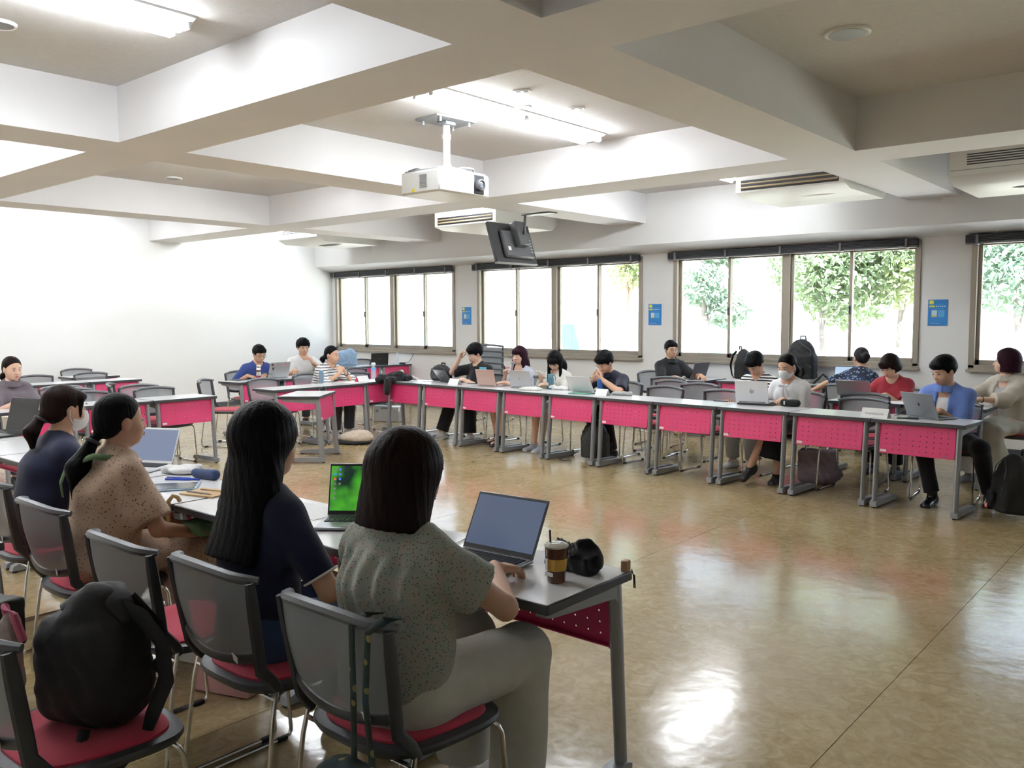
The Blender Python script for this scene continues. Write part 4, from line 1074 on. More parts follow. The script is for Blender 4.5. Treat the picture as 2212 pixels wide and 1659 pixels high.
# ---- garment cloths
def cloth(name, col, bump=.25, rough=.85, var=.06): return mat(name, col, rough, spec=.25, bump=bump, bscale=320, var=var, vscale=14, sheen=.15)
def striped(name, base, stripe, per, duty=.45, wob=.02):
    m, n, l, p = nt(name)
    tc = n.new('ShaderNodeTexCoord'); sx = n.new('ShaderNodeSeparateXYZ'); l.new(tc.outputs['Object'], sx.inputs[0])
    t = n.new('ShaderNodeTexNoise'); t.inputs['Scale'].default_value = 7; l.new(tc.outputs['Object'], t.inputs['Vector'])
    a = n.new('ShaderNodeMath'); a.operation = 'MULTIPLY_ADD'; a.inputs[1].default_value = wob; l.new(t.outputs['Fac'], a.inputs[0]); l.new(sx.outputs['Z'], a.inputs[2])
    d = n.new('ShaderNodeMath'); d.operation = 'DIVIDE'; d.inputs[1].default_value = per; l.new(a.outputs[0], d.inputs[0])
    f = n.new('ShaderNodeMath'); f.operation = 'FRACT'; l.new(d.outputs[0], f.inputs[0])
    g = n.new('ShaderNodeMath'); g.operation = 'LESS_THAN'; g.inputs[1].default_value = duty; l.new(f.outputs[0], g.inputs[0])
    mx = n.new('ShaderNodeMix'); mx.data_type = 'RGBA'; mx.inputs[6].default_value = (*base, 1); mx.inputs[7].default_value = (*stripe, 1)
    l.new(g.outputs[0], mx.inputs[0]); l.new(mx.outputs[2], p.inputs['Base Color']); p.inputs['Roughness'].default_value = .85
    MATS[name] = m
def dotted(name, base, dot, scale, size, base2=None, rnd=1.0):
    m, n, l, p = nt(name)
    tc = n.new('ShaderNodeTexCoord'); v = n.new('ShaderNodeTexVoronoi'); v.inputs['Scale'].default_value = scale; v.inputs['Randomness'].default_value = rnd
    l.new(tc.outputs['Object'], v.inputs['Vector'])
    g = n.new('ShaderNodeMath'); g.operation = 'LESS_THAN'; g.inputs[1].default_value = size; l.new(v.outputs['Distance'], g.inputs[0])
    mx = n.new('ShaderNodeMix'); mx.data_type = 'RGBA'; mx.inputs[6].default_value = (*base, 1); mx.inputs[7].default_value = (*dot, 1); l.new(g.outputs[0], mx.inputs[0])
    if base2:
        t = n.new('ShaderNodeTexNoise'); t.inputs['Scale'].default_value = scale * .35; t.inputs['Detail'].default_value = 4; l.new(tc.outputs['Object'], t.inputs['Vector'])
        r = n.new('ShaderNodeMapRange'); r.inputs['From Min'].default_value = .42; r.inputs['From Max'].default_value = .6; l.new(t.outputs['Fac'], r.inputs['Value'])
        m2 = n.new('ShaderNodeMix'); m2.data_type = 'RGBA'; m2.inputs[6].default_value = (*base, 1); m2.inputs[7].default_value = (*base2, 1); l.new(r.outputs[0], m2.inputs[0]); l.new(m2.outputs[2], mx.inputs[6])
    l.new(mx.outputs[2], p.inputs['Base Color']); p.inputs['Roughness'].default_value = .85
    MATS[name] = m
cloth('c_black', (0.012, 0.012, 0.014)); cloth('c_navy', (0.010, 0.013, 0.040)); cloth('c_navy_tee', (0.030, 0.055, 0.20)); cloth('c_navy_shirt', (0.013, 0.015, 0.032))
cloth('c_white', (0.80, 0.80, 0.80)); cloth('c_cream', (0.74, 0.74, 0.68)); cloth('c_lav', (0.58, 0.60, 0.70)); cloth('c_red', (0.30, 0.022, 0.035)); cloth('c_blue', (0.13, 0.215, 0.53))
cloth('c_blackpants', (0.010, 0.010, 0.012)); cloth('c_grey', (0.40, 0.41, 0.40)); cloth('c_slate', (0.13, 0.11, 0.125)); cloth('c_jeans', (0.035, 0.060, 0.14)); cloth('c_offwhite', (0.55, 0.54, 0.48)); cloth('c_khaki', (0.33, 0.30, 0.22))
cloth('c_ltgrey', (0.42, 0.41, 0.41)); cloth('c_ivory', (0.52, 0.47, 0.40)); cloth('c_darkgrey', (0.05, 0.05, 0.06)); cloth('c_shoe_white', (0.68, 0.66, 0.64)); cloth('c_silver', (0.42, 0.43, 0.47)); cloth('c_green', (0.10, 0.19, 0.09))
striped('c_stripe_wide', (0.78, 0.78, 0.78), (0.02, 0.022, 0.035), .034, .30); striped('c_stripe_bw', (0.80, 0.80, 0.80), (0.015, 0.015, 0.02), .030, .48)
dotted('c_beige_dots', (0.46, 0.33, 0.24), (0.045, 0.025, 0.02), 80, .20); dotted('c_green_floral', (0.30, 0.34, 0.29), (0.10, 0.13, 0.12), 120, .26, (0.37, 0.33, 0.28))
dotted('c_floral_dark', (0.018, 0.030, 0.075), (0.19, 0.27, 0.40), 34, .34, (0.010, 0.014, 0.03))

# ------------------------------------------------------------------ the people
FR = math.degrees(FA)
TY = dict(curl=26, n=(0, -.3, -1))
# long row, facing the camera
x, y = far(0, .80)
P10 = person('young man in an open blue shirt over white tee typing at a grey laptop', (x, y), FR + 4, male=True, lean=15, twist=-10, head=(-22, 20, 2),
    R=dict(W=(-1.98, 7.62, .775), f=(-.3, .9, -.3), **TY), L=dict(W=(-1.86, 7.60, .775), f=(.55, .75, -.25), **TY),
    legs={'R': dict(k=(.12, .38, .51), a=(.02, .40, .085)), 'L': dict(k=(-.30, .30, .49), a=(-.34, .10, .085))},
    top=dict(mat='c_blue', sleeve=.95, neck='open', flare=.03, loose=.026, hem=.10, inner='c_white', name='open_shirt', folds=.004), bottom=dict(mat='c_blackpants'), shoe=('shoe_gloss', 'high'), hair=dict(style='short', vol=.016, fringe=.0))
x, y = far(2, .84)
P5 = person('woman in a white bow blouse and face mask typing', (x, y), FR + 2, lean=15, head=(-8, 20, 0), skin='skin', sc=.98,
    R=dict(W=(-3.50, 7.80, .775), f=(-.1, .95, -.25), **TY), L=dict(W=(-3.27, 7.80, .775), f=(.1, .95, -.25), **TY),
    legs={'R': dict(k=(.03, .44, .54), a=(.14, .62, .17), t=(.15, .9, -.45)), 'L': dict(k=(-.04, .42, .50), a=(-.02, .40, .085))},
    top=dict(mat='c_white', sleeve=1.92, neck='v', loose=.022, flare=.020, cuff=.5, bow=1, name='blouse', folds=.0035), bottom=dict(kind='skirt', mat='c_black', len=.72, wide=.04), shoe=('shoe_black', 'low'), hair=dict(style='pony', len=.16, tie=-.02), extras=('mask',))
P6 = person('bowed young man in a black and white striped tee', (-3.76, 8.50), FR - 6, male=True, lean=15, head=(0, 46, 0), sc=.98,
    R=dict(w=(.14, .40, .70), **TY), L=dict(w=(-.12, .42, .70), **TY), top=dict(mat='c_stripe_bw', sleeve=.85, loose=.018), bottom=dict(mat='c_grey', loose=.022), shoe=('c_shoe_white', 'low', 'dark_grey'), hair=dict(style='short', vol=.016, fringe=-.004))
x, y = far(5, .80, .06)
P4 = person('man in a navy shirt resting his chin on folded hands', (x, y), FR, male=True, lean=24, head=(-8, 34, 0),
    R=dict(w=(.075, .40, .870), f=(-.85, .05, .35), n=(.2, -.9, .3), curl=55, pole=(.9, .1, -.6)), L=dict(w=(-.075, .41, .870), f=(.85, .05, .35), n=(-.2, -.9, .3), curl=55, pole=(-.9, .1, -.6)),
    legs={'R': dict(k=(.13, .38, .50), a=(.12, .22, .085)), 'L': dict(k=(-.10, .40, .50), a=(-.10, .26, .085))},
    top=dict(mat='c_navy_shirt', sleeve=.85, neck='collar', loose=.022, flare=.024), bottom=dict(mat='c_blackpants'), shoe=('shoe_black', 'low'), hair=dict(style='short', vol=.018, fringe=-.012))
x, y = far(6, .80, -.06)
P3 = person('long-haired woman in a cream cardigan looking down at her phone', (x, y), FR, lean=16, head=(18, 40, 0), skin='skin_pale', sc=.94,
    R=dict(w=(.07, .34, .835), f=(-.55, .45, .30), n=(-.3, -.5, .8), curl=45), L=dict(w=(-.08, .40, .79), f=(.75, .5, -.1), curl=35),
    legs={'R': dict(k=(.07, .41, .49), a=(.09, .44, .085)), 'L': dict(k=(-.07, .41, .49), a=(-.05, .47, .085))},
    top=dict(mat='c_cream', sleeve=1.85, loose=.018, flare=.014, name='cardigan'), bottom=dict(kind='skirt', mat='c_cream', len=.02), shoe=('c_silver', 'low', 'c_shoe_white'), hair=dict(style='long', bangs=1, len=.42, front=1, flen=.28, back=(0, -.10, -.40)))
x, y = far(7, .80, -.02)
P2 = person('woman in a pale lavender top speaking into a microphone', (x, y), FR, lean=7, head=(8, 4, 0), skin='skin_pale', sc=.95,
    R=dict(w=(.075, .25, .845), f=(-.30, .30, .80), n=(-.85, .4, -.1), curl=62, thumb=.4), L=dict(w=(-.06, .40, .775), f=(.5, .85, -.1), **TY),
    legs={'R': dict(k=(.14, .41, .49), a=(.14, .33, .085)), 'L': dict(k=(-.08, .43, .49), a=(-.02, .46, .085))},
    top=dict(mat='c_lav', sleeve=.95, neck='wide', loose=.022, flare=.025), bottom=dict(kind='skirt', mat='c_cream', len=.02), shoe=('shoe_black', 'sandal'), hair=dict(style='long', mat='hair_plum', bangs=1, len=.22, flen=.17, back=(0, -.09, -.24)))
x, y = far(8, .82, -.02)
P1 = person('man in a black tee and white sneakers with his hand at his temple', (x, y), FR - 4, male=True, lean=14, head=(-14, 24, -6), skin='skin_pale',
    R=dict(w=(.135, .33, 1.02), f=(-.30, -.20, .85), n=(-.8, -.35, 0), curl=40, pole=(.7, .2, -.7)), L=dict(w=(-.02, .40, .775), f=(.4, .85, -.2), **TY),
    legs={'R': dict(k=(.16, .43, .50), a=(.22, .56, .085), t=(.3, 1, -.1)), 'L': dict(k=(-.18, .42, .50), a=(-.22, .45, .085), t=(-.2, 1, -.1))},
    top=dict(mat='c_black', sleeve=.92, loose=.026, flare=.032), bottom=dict(mat='c_blackpants', loose=.028, ankle=.055), shoe=('c_shoe_white', 'low', 'c_shoe_white'), hair=dict(style='short', vol=.020, fringe=-.018))
# by the windows and second row
P7 = person('man in a black polo and glasses at the window wall', (-5.86, 10.14), 62, male=True, lean=4, head=(-6, 4, 0),
    R=dict(w=(.16, .42, .775), f=(-.5, .85, -.2), **TY), L=dict(w=(-.20, .46, .79), f=(.2, .95, -.2), **TY), top=dict(mat='c_black', sleeve=.9, neck='collar', loose=.024, flare=.03), bottom=dict(mat='c_blackpants'), hair=dict(style='short', vol=.006, fringe=.022, rough=.003), extras=('glasses',))
P8 = person('person in a dark floral shirt with tied-up hair facing the window', (-3.22, 9.66), 176, lean=14, head=(42, 16, 0), sc=.98,
    R=dict(w=(.12, .42, .775), **TY), L=dict(W=(-3.74, 9.42, .66), f=(-.7, -.6, -.2), pole=(-.7, -.3, -.1), curl=20), top=dict(mat='c_floral_dark', sleeve=.9, loose=.026, flare=.028, folds=.004), bottom=dict(mat='c_blackpants'), shoe=('shoe_black', 'low'), hair=dict(style='pony', mat='hair_grey', len=.07, tie=.015, fat=1.3), extras=('glasses',))
P9 = person('woman in a dark red puff-sleeve blouse writing', (-2.63, 9.12), 0, lean=20, head=(-16, 32, 4), skin='skin', sc=.98,
    R=dict(W=(-2.86, 8.80, .80), f=(-.2, .9, -.2), curl=48), L=dict(W=(-2.62, 8.72, .785), f=(.75, .55, -.15), curl=40),
    top=dict(mat='c_red', sleeve=.62, loose=.024, flare=.040, name='blouse', folds=.0035), bottom=dict(mat='c_blackpants', loose=.02), shoe=('shoe_black', 'low'), hair=dict(style='bob', len=.070, vol=.006, bangs=1, fringe=.012, mat='hair_brown'))
P11 = person('woman in a sheer white cardigan turning her head to profile', (-1.64, 9.20), -22, lean=6, head=(-56, -2, 0), skin='skin_pale', sc=1.0,
    R=dict(W=(-1.98, 8.80, .785), **TY), L=dict(W=(-1.80, 8.74, .785), f=(.5, .8, -.1), **TY), legs={'R': dict(k=(.10, .44, .50), a=(.10, .40, .085)), 'L': dict(k=(-.14, .44, .50), a=(-.14, .40, .085))},
    top=dict(mat='c_ivory', sleeve=1.45, neck='open', loose=.028, flare=.034, cuff=1.2, hem=.10, inner='c_ltgrey', name='cardigan', folds=.004), bottom=dict(kind='skirt', mat='c_offwhite', len=.93, wide=.09), shoe=('c_silver', 'low'), hair=dict(style='bob', len=.10, vol=.014, mat='hair_plum', flare=1.1), extras=('watchL',))
# side rows
P12 = person('man in a navy tee and glasses bent over his desk', (-10.60, 6.76), 88, male=True, lean=22, head=(-4, 20, 0),
    R=dict(W=(-10.34, 6.55, .78), f=(-.35, .9, -.2), **TY), L=dict(W=(-10.30, 6.80, .78), f=(.7, .6, -.1), **TY), top=dict(mat='c_navy_tee', sleeve=.9, neck='v', loose=.024, flare=.03), bottom=dict(mat='c_blackpants'), shoe=('shoe_black', 'low'), hair=dict(style='short', vol=.012, fringe=.004), extras=('glasses',))
P13 = person('man in a white tee with his fist at his mouth', (-10.90, 7.80), 80, male=True, lean=12, head=(-8, 12, 0), skin='skin', sc=1.03,
    R=dict(W=(-10.56, 7.50, .80), f=(.7, .7, 0), **TY), L=dict(w=(-.06, .34, .885), f=(.35, -.25, .75), n=(.6, -.7, 0), curl=62, pole=(-.8, .1, -.6)), top=dict(mat='c_white', sleeve=.92, loose=.026, flare=.034), bottom=dict(mat='c_darkgrey'), shoe=('shoe_black', 'low'), hair=dict(style='curly', vol=.022, rough=.008))
P14 = person('woman in a loose striped top with hands joined before her chin', (-9.34, 7.02), 94, lean=22, head=(10, 6, 0), skin='skin',
    R=dict(w=(.05, .43, .845), f=(-.35, -.1, .8), n=(-.7, -.5, 0), curl=58, pole=(.8, 0, -.7)), L=dict(w=(-.05, .43, .84), f=(.35, -.1, .8), n=(.7, -.5, 0), curl=58, pole=(-.8, 0, -.7)),
    top=dict(mat='c_stripe_wide', sleeve=1.25, loose=.034, flare=.040, cuff=1.1), bottom=dict(mat='c_darkgrey', loose=.02), shoe=('c_shoe_white', 'low'), hair=dict(style='pony', len=.10, tie=-.03), extras=('watchL',))
P15 = person('woman in a grey zip-collar top with lowered eyes', (-9.12, 3.12), 94, lean=12, head=(4, 10, 0), skin='skin_pale', sc=.97,
    R=dict(w=(.10, .42, .78), f=(-.8, .5, -.1), **TY), L=dict(w=(-.10, .44, .78), f=(.8, .4, -.1), **TY), top=dict(mat='c_slate', sleeve=.95, neck='collar', loose=.026, flare=.03), bottom=dict(mat='c_darkgrey'), shoe=('shoe_black', 'low'), hair=dict(style='pony', len=.13, tie=-.05, mat='hair_brown'))
# near row, seen from behind
P16 = person('woman with white mask and low ponytail in a navy tee', (-4.52, 1.66), 180, lean=14, head=(2, 4, 0), hres=.010, skin='skin',
    R=dict(w=(.10, .40, .775), **TY), L=dict(w=(-.14, .42, .775), **TY), top=dict(mat='c_navy', sleeve=.85, loose=.022, flare=.025), bottom=dict(mat='c_blackpants', loose=.02), shoe=('shoe_black', 'low'), hair=dict(style='pony', len=.15, tie=-.045, mat='hair_brown', h=.0055, bangs=1), extras=('mask',))
P17 = person('woman in a brown-dotted beige dress with a low ponytail', (-3.70, 1.60), 180, lean=10, head=(-4, 2, 0), hres=.009, skin='skin_tan',
    R=dict(w=(.16, .34, .60), f=(-.3, .95, -.1), n=(-.6, 0, -.8), curl=35, pole=(.7, -.4, -.6)), L=dict(w=(-.08, .36, .60), f=(.3, .9, -.1), curl=35),
    top=dict(mat='c_beige_dots', sleeve=.86, loose=.032, flare=.048, name='dress_top', folds=.005, waist=.02), bottom=dict(kind='skirt', mat='c_beige_dots', len=.6, wide=.05), shoe=('shoe_black', 'low'), hair=dict(style='pony', len=.26, tie=-.075, fat=1.4, h=.0055))
P18 = person('woman with long straight black hair in a navy polo', (-2.45, 1.56), 180, lean=4, head=(0, 4, 0), hres=.009, skin='skin',
    R=dict(w=(.17, .30, .60), f=(-.75, .5, -.25), n=(0, -.3, -1), curl=40, pole=(.7, -.5, -.4)), L=dict(w=(-.06, .36, .60), f=(.4, .8, -.1), curl=35), sc=1.03,
    top=dict(mat='c_navy', sleeve=.80, loose=.016, flare=.016, trim='c_white', name='polo_shirt'), bottom=dict(mat='c_jeans'), shoe=('shoe_black', 'low'), hair=dict(style='long', len=.40, back=(0.0, -.150, -.37), tip=.135, vol=.020, front=0, thick=.045, h=.0055, strands=44, slen=.34))
P19 = person('woman with a dark bob in a sage floral blouse typing', (-1.78, 1.57), 180, lean=4, head=(-10, 10, 0), hres=.009, skin='skin', sc=.99,
    R=dict(W=(-1.715, 1.925, .785), f=(.05, .95, -.20), n=(0, -.3, -1), curl=24, pole=(.95, -.35, -.5)), L=dict(W=(-2.015, 1.975, .780), f=(.25, .92, -.25), n=(.1, -.3, -1), curl=26),
    top=dict(mat='c_green_floral', sleeve=.60, neck='wide', loose=.034, flare=.042, hem=.07, name='blouse', folds=.0040, waist=.02, pleats=.009), bottom=dict(mat='c_offwhite', loose=.030, ankle=.06), shoe=('c_shoe_white', 'low'), hair=dict(style='bob', len=.155, vol=.017, flare=1.9, mat='hair_brown', h=.0055))

# ---- materials of the equipment and the small things
mat('ac_white', (0.74, 0.73, 0.69), 0.4); mat('ac_louver', (0.45, 0.36, 0.22), 0.5); mat('label_yellow', (0.8, 0.7, 0.02), 0.5); mat('lens_glass', (0.10, 0.11, 0.14), 0.05, coat=1)
mat('screen_black', (0.01, 0.01, 0.012), 0.12)
mat('poster_blue', (0.015, 0.20, 0.55), 0.4); mat('poster_yellow', (0.75, 0.70, 0.08), 0.5); mat('poster_pale', (0.55, 0.70, 0.80), 0.5); mat('poster_sky', (0.10, 0.38, 0.70), 0.5); mat('poster_sand', (0.55, 0.50, 0.25), .5)
mat('sticker_pink', (.62, .25, .28), .6); mat('sticker_olive', (.25, .27, .15), .6)
mat('mint_green', (.20, .42, .33), .7)
mat('card_red', (.45, .02, .07), .5)
mat('teal_clear', (.07, .20, .28), .12, alpha=.78); mat('teal_cap', (.10, .22, .28), .4); mat('bottle_blue', (.02, .09, .30), .4); mat('steel', (.62, .60, .58), .25, metal=.9); mat('maroon', (.16, .02, .05), .45); mat('brown_band', (.10, .055, .045), .5)
mat('water_clear', (.72, .80, .86), .1, alpha=.42); mat('label_blue', (.10, .35, .72), .5); mat('cap_white', (.85, .85, .86), .4); mat('tumbler_blue', (.18, .28, .38), .15, alpha=.7); mat('cup_brown', (.085, .028, .014), .12); mat('cup_band', (.52, .30, .045), .6); mat('lid_clear', (.75, .74, .62), .1, alpha=.6); mat('cup_paper', (.70, .62, .50), .7)
mat('green_cap', (.25, .60, .10), .5); mat('water_pale', (.70, .75, .70), .2)
mat('ruffle_grey', (.045, .045, .05), .6); mat('wood_block', (.36, .20, .09), .55, var=.1, vscale=20); mat('kraft', (.50, .34, .18), .7); mat('pen_blue', (.02, .06, .42), .3); mat('tablet_rim', (.25, .36, .46), .4); mat('pencil_wood', (.62, .50, .32), .6)
mat('bamboo', (.55, .38, .17), .4, var=.15, vscale=30); mat('umbrella_pink', (.55, .33, .28), .6, bump=.3, bscale=25)
mat('olive_can', (.42, .50, .25), .4, var=.5, vscale=40)
mat('mic_grey', (.36, .33, .31), .6); mat('mic_body', (.50, .48, .46), .4)
emis('phone_glare', (.92, .95, 1.0), 12.0)  # emission that stands in for the glare on the phone
mat('file_blue', (.12, .42, .60), .3)
mat('nylon_black', (.007, .007, .008), .75, bump=.2, bscale=60); mat('nylon_dark', (.022, .024, .026), .5, bump=.15, bscale=60); mat('nylon_blue', (.030, .060, .17), .55, bump=.25, bscale=50); mat('tote_blue', (.30, .43, .60), .75, bump=.15, bscale=40); mat('tag_red', (.75, .07, .06), .5); mat('mauve_cloth', (.22, .17, .20), .85, bump=.3, bscale=20); mat('canvas_beige', (.55, .47, .37), .85, bump=.2, bscale=60); mat('pink_vinyl', (.66, .36, .36), .45); mat('orange_card', (.60, .10, .02), .6); mat('plush', (.40, .35, .32), .95, bump=.5, bscale=80); mat('pink_cloth', (.60, .16, .26), .8); mat('braid', (.24, .25, .15), .8); mat('dark_print', (.02, .025, .02), .7)
mat('bag_green', (.09, .17, .07), .7)
def adopt(o, p):
    o.parent = p; o.matrix_parent_inverse = p.matrix_basis.inverted(); return o

# ================================================================== CEILING EQUIPMENT
# projector on its pole mount
pj = thing('projector', 'white ceiling projector with round lens on a pole mount', 'projector', (-5.30, 5.36, CZ), 0)
obj('mount_plate', MB().prism([(-.17, -.20), (.13, -.24), (.17, .20), (-.13, .24)], -.014, 0).box((0, 0, -.03), (.12, .12, .03), ch=.006), 'mid_grey', pj)
for x, y in ((-.12, -.16), (.11, -.18), (.12, .16), (-.10, .18)): obj('bolt', MB().lathe([(.012, -.05), (.012, -.014)], 8, (x, y, 0)), 'mid_grey', pj)
obj('pole', MB().tube([(0, 0, -.02), (0, 0, -.40)], .032, 14), 'white_metal', pj); obj('pole_collar', MB().lathe([(.040, -.16), (.040, -.12)], 14).lathe([(.045, -.42), (.045, -.38)], 14), 'white_metal', pj)
body = obj('body', MB().box((-.015, 0, -.555), (.47, .62, .19), ch=.016), 'white_plastic', pj)
obj('top_cover', MB().box((-.015, 0, -.455), (.43, .57, .022), ch=.008), 'mid_grey', body)
obj('mount_bracket', MB().box((.02, 0, -.435), (.20, .24, .04), ch=.008), 'white_metal', pj)
obj('lens_recess', MB().box((.221, .17, -.550), (.012, .125, .160), ch=.004), 'black_plastic', body)
obj('lens', MB().lathe([(.050, 0), (.050, .035), (.040, .040), (.036, .030)], 20, (.220, .17, -.555), Matrix(((0, 0, 1), (1, 0, 0), (0, 1, 0)))), 'dark_grey', body)
obj('lens_glass', MB().ell((.245, .17, -.555), (.012, .034, .034), 14, 8), 'lens_glass', body)
for k in range(9): obj('vent_slot', MB().box((.03, -.3115, -.50 - .0125 * k), (.085, .006, .005)), 'mid_grey', body)
obj('warning_label', MB().box((-.09, -.3112, -.62), (.03, .003, .025)), 'label_yellow', body)
obj('cable', MB().tube([(-.10, -.1, -.44), (-.14, -.16, -.425), (-.10, -.26, -.43), (-.16, -.30, -.45)], .006, 6), 'dark_grey', pj)
obj('cable', MB().tube([(.06, .02, -.43), (.10, .10, -.40), (.16, .16, -.41), (.10, .24, -.43)], .010, 6), 'mid_grey', pj)

def ac_unit(x, y, sx, sy, label, z0=2.80):
    """suspended ceiling air conditioner: long face along X, grille towards the room"""
    t = thing('air_conditioner', label, 'air conditioner', (x, y, 0), 0, 'ceiling air conditioners')
    h = CZ - z0
    obj('casing', MB().prism([(-sy / 2, z0 + .035), (-sy / 2, CZ - .02), (sy / 2, CZ - .02), (sy / 2, z0 + .10), (sy / 2 - .12, z0), (-sy / 2 + .16, z0 - .005)], -sx / 2, sx / 2, axis='X'), 'ac_white', t)
    obj('outlet_recess', MB().box((0, -sy / 2 + .002, z0 + .105), (sx * .90, .012, .105), ch=.003), 'black_plastic', t)
    for k in range(2): obj('louver', MB().box((0, -sy / 2 - .004 + .012 * k, z0 + .085 + .045 * k), (sx * .89, .040, .014), ch=.003, M=rx(.5)), 'ac_louver', t)
    obj('drain_cover', MB().ell((sx * .12, -sy * .15, z0 + .004), (.20, .11, .022), 18, 6), 'ac_white', t)
    obj('seam', MB().box((0, sy * .12, z0 + .004), (sx * .96, .006, .012)), 'mid_grey', t)
    return t
def ac_grille(x, y, label, sx=1.25, sy=1.25, z0=2.80):
    t = thing('air_conditioner', label, 'air conditioner', (x, y, 0), 0, 'ceiling air conditioners')
    obj('casing', MB().prism([(-sy / 2, z0 + .07), (-sy / 2, CZ - .14), (sy / 2, CZ - .14), (sy / 2, z0 + .10), (sy / 2 - .2, z0), (-sy / 2 + .15, z0)], -sx / 2, sx / 2, axis='X'), 'ac_white', t)
    obj('hanger', MB().box((0, 0, CZ - .07), (sx * .8, sy * .8, .14)), 'dark_grey', t)
    for k in range(5): obj('grille_slot', MB().box((0, -sy / 2 + .003, z0 + .245 - .021 * k), (sx * .78, .010, .011)), 'black_plastic', t)
    obj('crease', MB().box((0, -sy / 2 + .002, z0 + .115), (sx * .98, .008, .006)), 'mid_grey', t)
    obj('duct_outlet', MB().ell((.05, -.10, z0 + .012), (.34, .10, .035), 20, 6), 'dark_grey', t)
    return t
ac_unit(-8.18, 9.28, 1.15, 1.35, 'beige-slotted air conditioner behind the hanging monitor')
ac_unit(-3.52, 9.05, 1.12, 1.30, 'slotted air conditioner beside the lit fixture by the tree window')
ac_grille(-12.15, 9.45, 'air conditioner with oval outlet above the first window', 1.1, 1.5, 2.83)
ac_grille(-1.40, 9.10, 'air conditioner with ribbed grille at the right edge', 1.30, 1.35, 2.72)
# monitor hanging from the ceiling, back turned to us
tv = thing('monitor', 'black wall monitor hung from the ceiling seen from behind', 'monitor', (-7.10, 8.34, 0), math.radians(90))
MT = Matrix.Translation((0, 0, 2.49)) @ Matrix.Rotation(math.radians(-18), 4, 'X')
def tvp(mb): return mb.xf(MT)
obj('casing', tvp(MB().box((0, 0, 0), (.80, .045, .53), ch=.010)), 'black_plastic', tv)
obj('rear_housing', tvp(MB().box((.04, -.045, -.03), (.56, .06, .36), ch=.02)), 'dark_grey', tv)
obj('screen', tvp(MB().box((0, .0235, .01), (.77, .002, .48))), 'screen_black', tv)
obj('bezel_edge', tvp(MB().box((0, .0, -.270), (.80, .05, .012), ch=.003)), 'mid_grey', tv)
obj('bracket', tvp(MB().box((.05, -.12, .08), (.20, .11, .32), ch=.012)), 'dark_grey', tv)
obj('sticker', tvp(MB().box((-.16, -.078, -.10), (.05, .003, .05))), 'sticker', tv)
for k in range(5): obj('port_cover', tvp(MB().box((.27, -.077, -.13 + .04 * k), (.05, .006, .018), ch=.003)), 'mid_grey', tv)
obj('hanger_pole', MB().tube([(.06, -.16, 2.60), (.06, -.17, 2.845)], .018, 10), 'dark_grey', tv)
obj('ceiling_plate', MB().box((.10, -.36, 2.842), (.16, .46, .016), ch=.004), 'dark_grey', tv)
# small ceiling fittings
def disc(name, x, y, r, label, cat):
    t = thing(name, label, cat, (x, y, CZ)); obj('rim', MB().lathe([(r, 0), (r, -.012), (r * .9, -.018), (r * .82, -.014)], 28), 'white_plastic', t); obj('grille', MB().lathe([(r * .84, -.008), (r * .80, -.016)], 28), 'mid_grey', t)
disc('ceiling_speaker', -1.88, 5.32, .135, 'round flush ceiling speaker in the unlit bay', 'speaker')
disc('smoke_detector', -9.86, 5.31, .10, 'small round detector in the second bay', 'detector')
disc('smoke_detector', -5.50, 1.94, .09, 'small round detector at the top left corner of the picture', 'detector')
for i, (x, y) in enumerate(((-4.18, 5.035), (-4.49, 5.42), (-4.19, 5.74))):
    t = thing('ceiling_bracket', 'small flat ceiling plate beside the fixture, %s' % ['nearest the crossing beam', 'closest to the tubes', 'farthest to the side'][i], 'bracket', (x, y, CZ), .5, 'anchor plates beside the light')
    obj('plate', MB().box((0, 0, -.006), (.13, .06, .012), ch=.003), 'white_plastic', t)
    for k in (-1, 1): obj('slot', MB().box((k * .03, 0, -.013), (.03, .03, .004)), 'mid_grey', t)

# posters on the piers
for i, x in enumerate((-10.13, -6.415, -2.67)):
    t = thing('poster', 'blue poster with yellow circle on the pier %s' % ['behind the man in the black tee', 'above the empty chairs', 'above the man in the blue shirt'][i], 'poster', (x, YW - .004, 1.59), 0, 'blue posters on the window piers')
    obj('sheet', MB().box((0, 0, 0), (.21, .004, .30)), 'poster_blue', t)
    obj('circle_mark', MB().lathe([(.026, 0), (.026, .001)], 18, (-.068, -.0035, .118), Matrix(((1, 0, 0), (0, 0, 1), (0, 1, 0)))), 'poster_yellow', t)
    obj('title_band', MB().box((-.062, -.003, .072), (.06, .002, .020)), 'poster_yellow', t)
    for q in range(5): obj('title_stroke', MB().box((-.015 + .022 * q, -.003, .072), (.014, .002, .014)), 'poster_pale', t)
    obj('text_line', MB().box((0, -.003, .095), (.17, .002, .004)), 'poster_sky', t)
    obj('text_line', MB().box((.0, -.003, .045), (.13, .002, .004)), 'poster_sky', t)
    obj('photo_print', MB().box((-.036, -.003, -.012), (.058, .002, .078)), 'poster_pale', t); obj('photo_print', MB().box((.038, -.003, -.012), (.072, .002, .078)), 'poster_sky', t)
    obj('photo_base', MB().box((-.036, -.0042, -.040), (.056, .001, .022)), 'poster_sand', t)
    obj('footer_line', MB().box((-.03, -.003, -.125), (.11, .002, .003)), 'poster_pale', t)

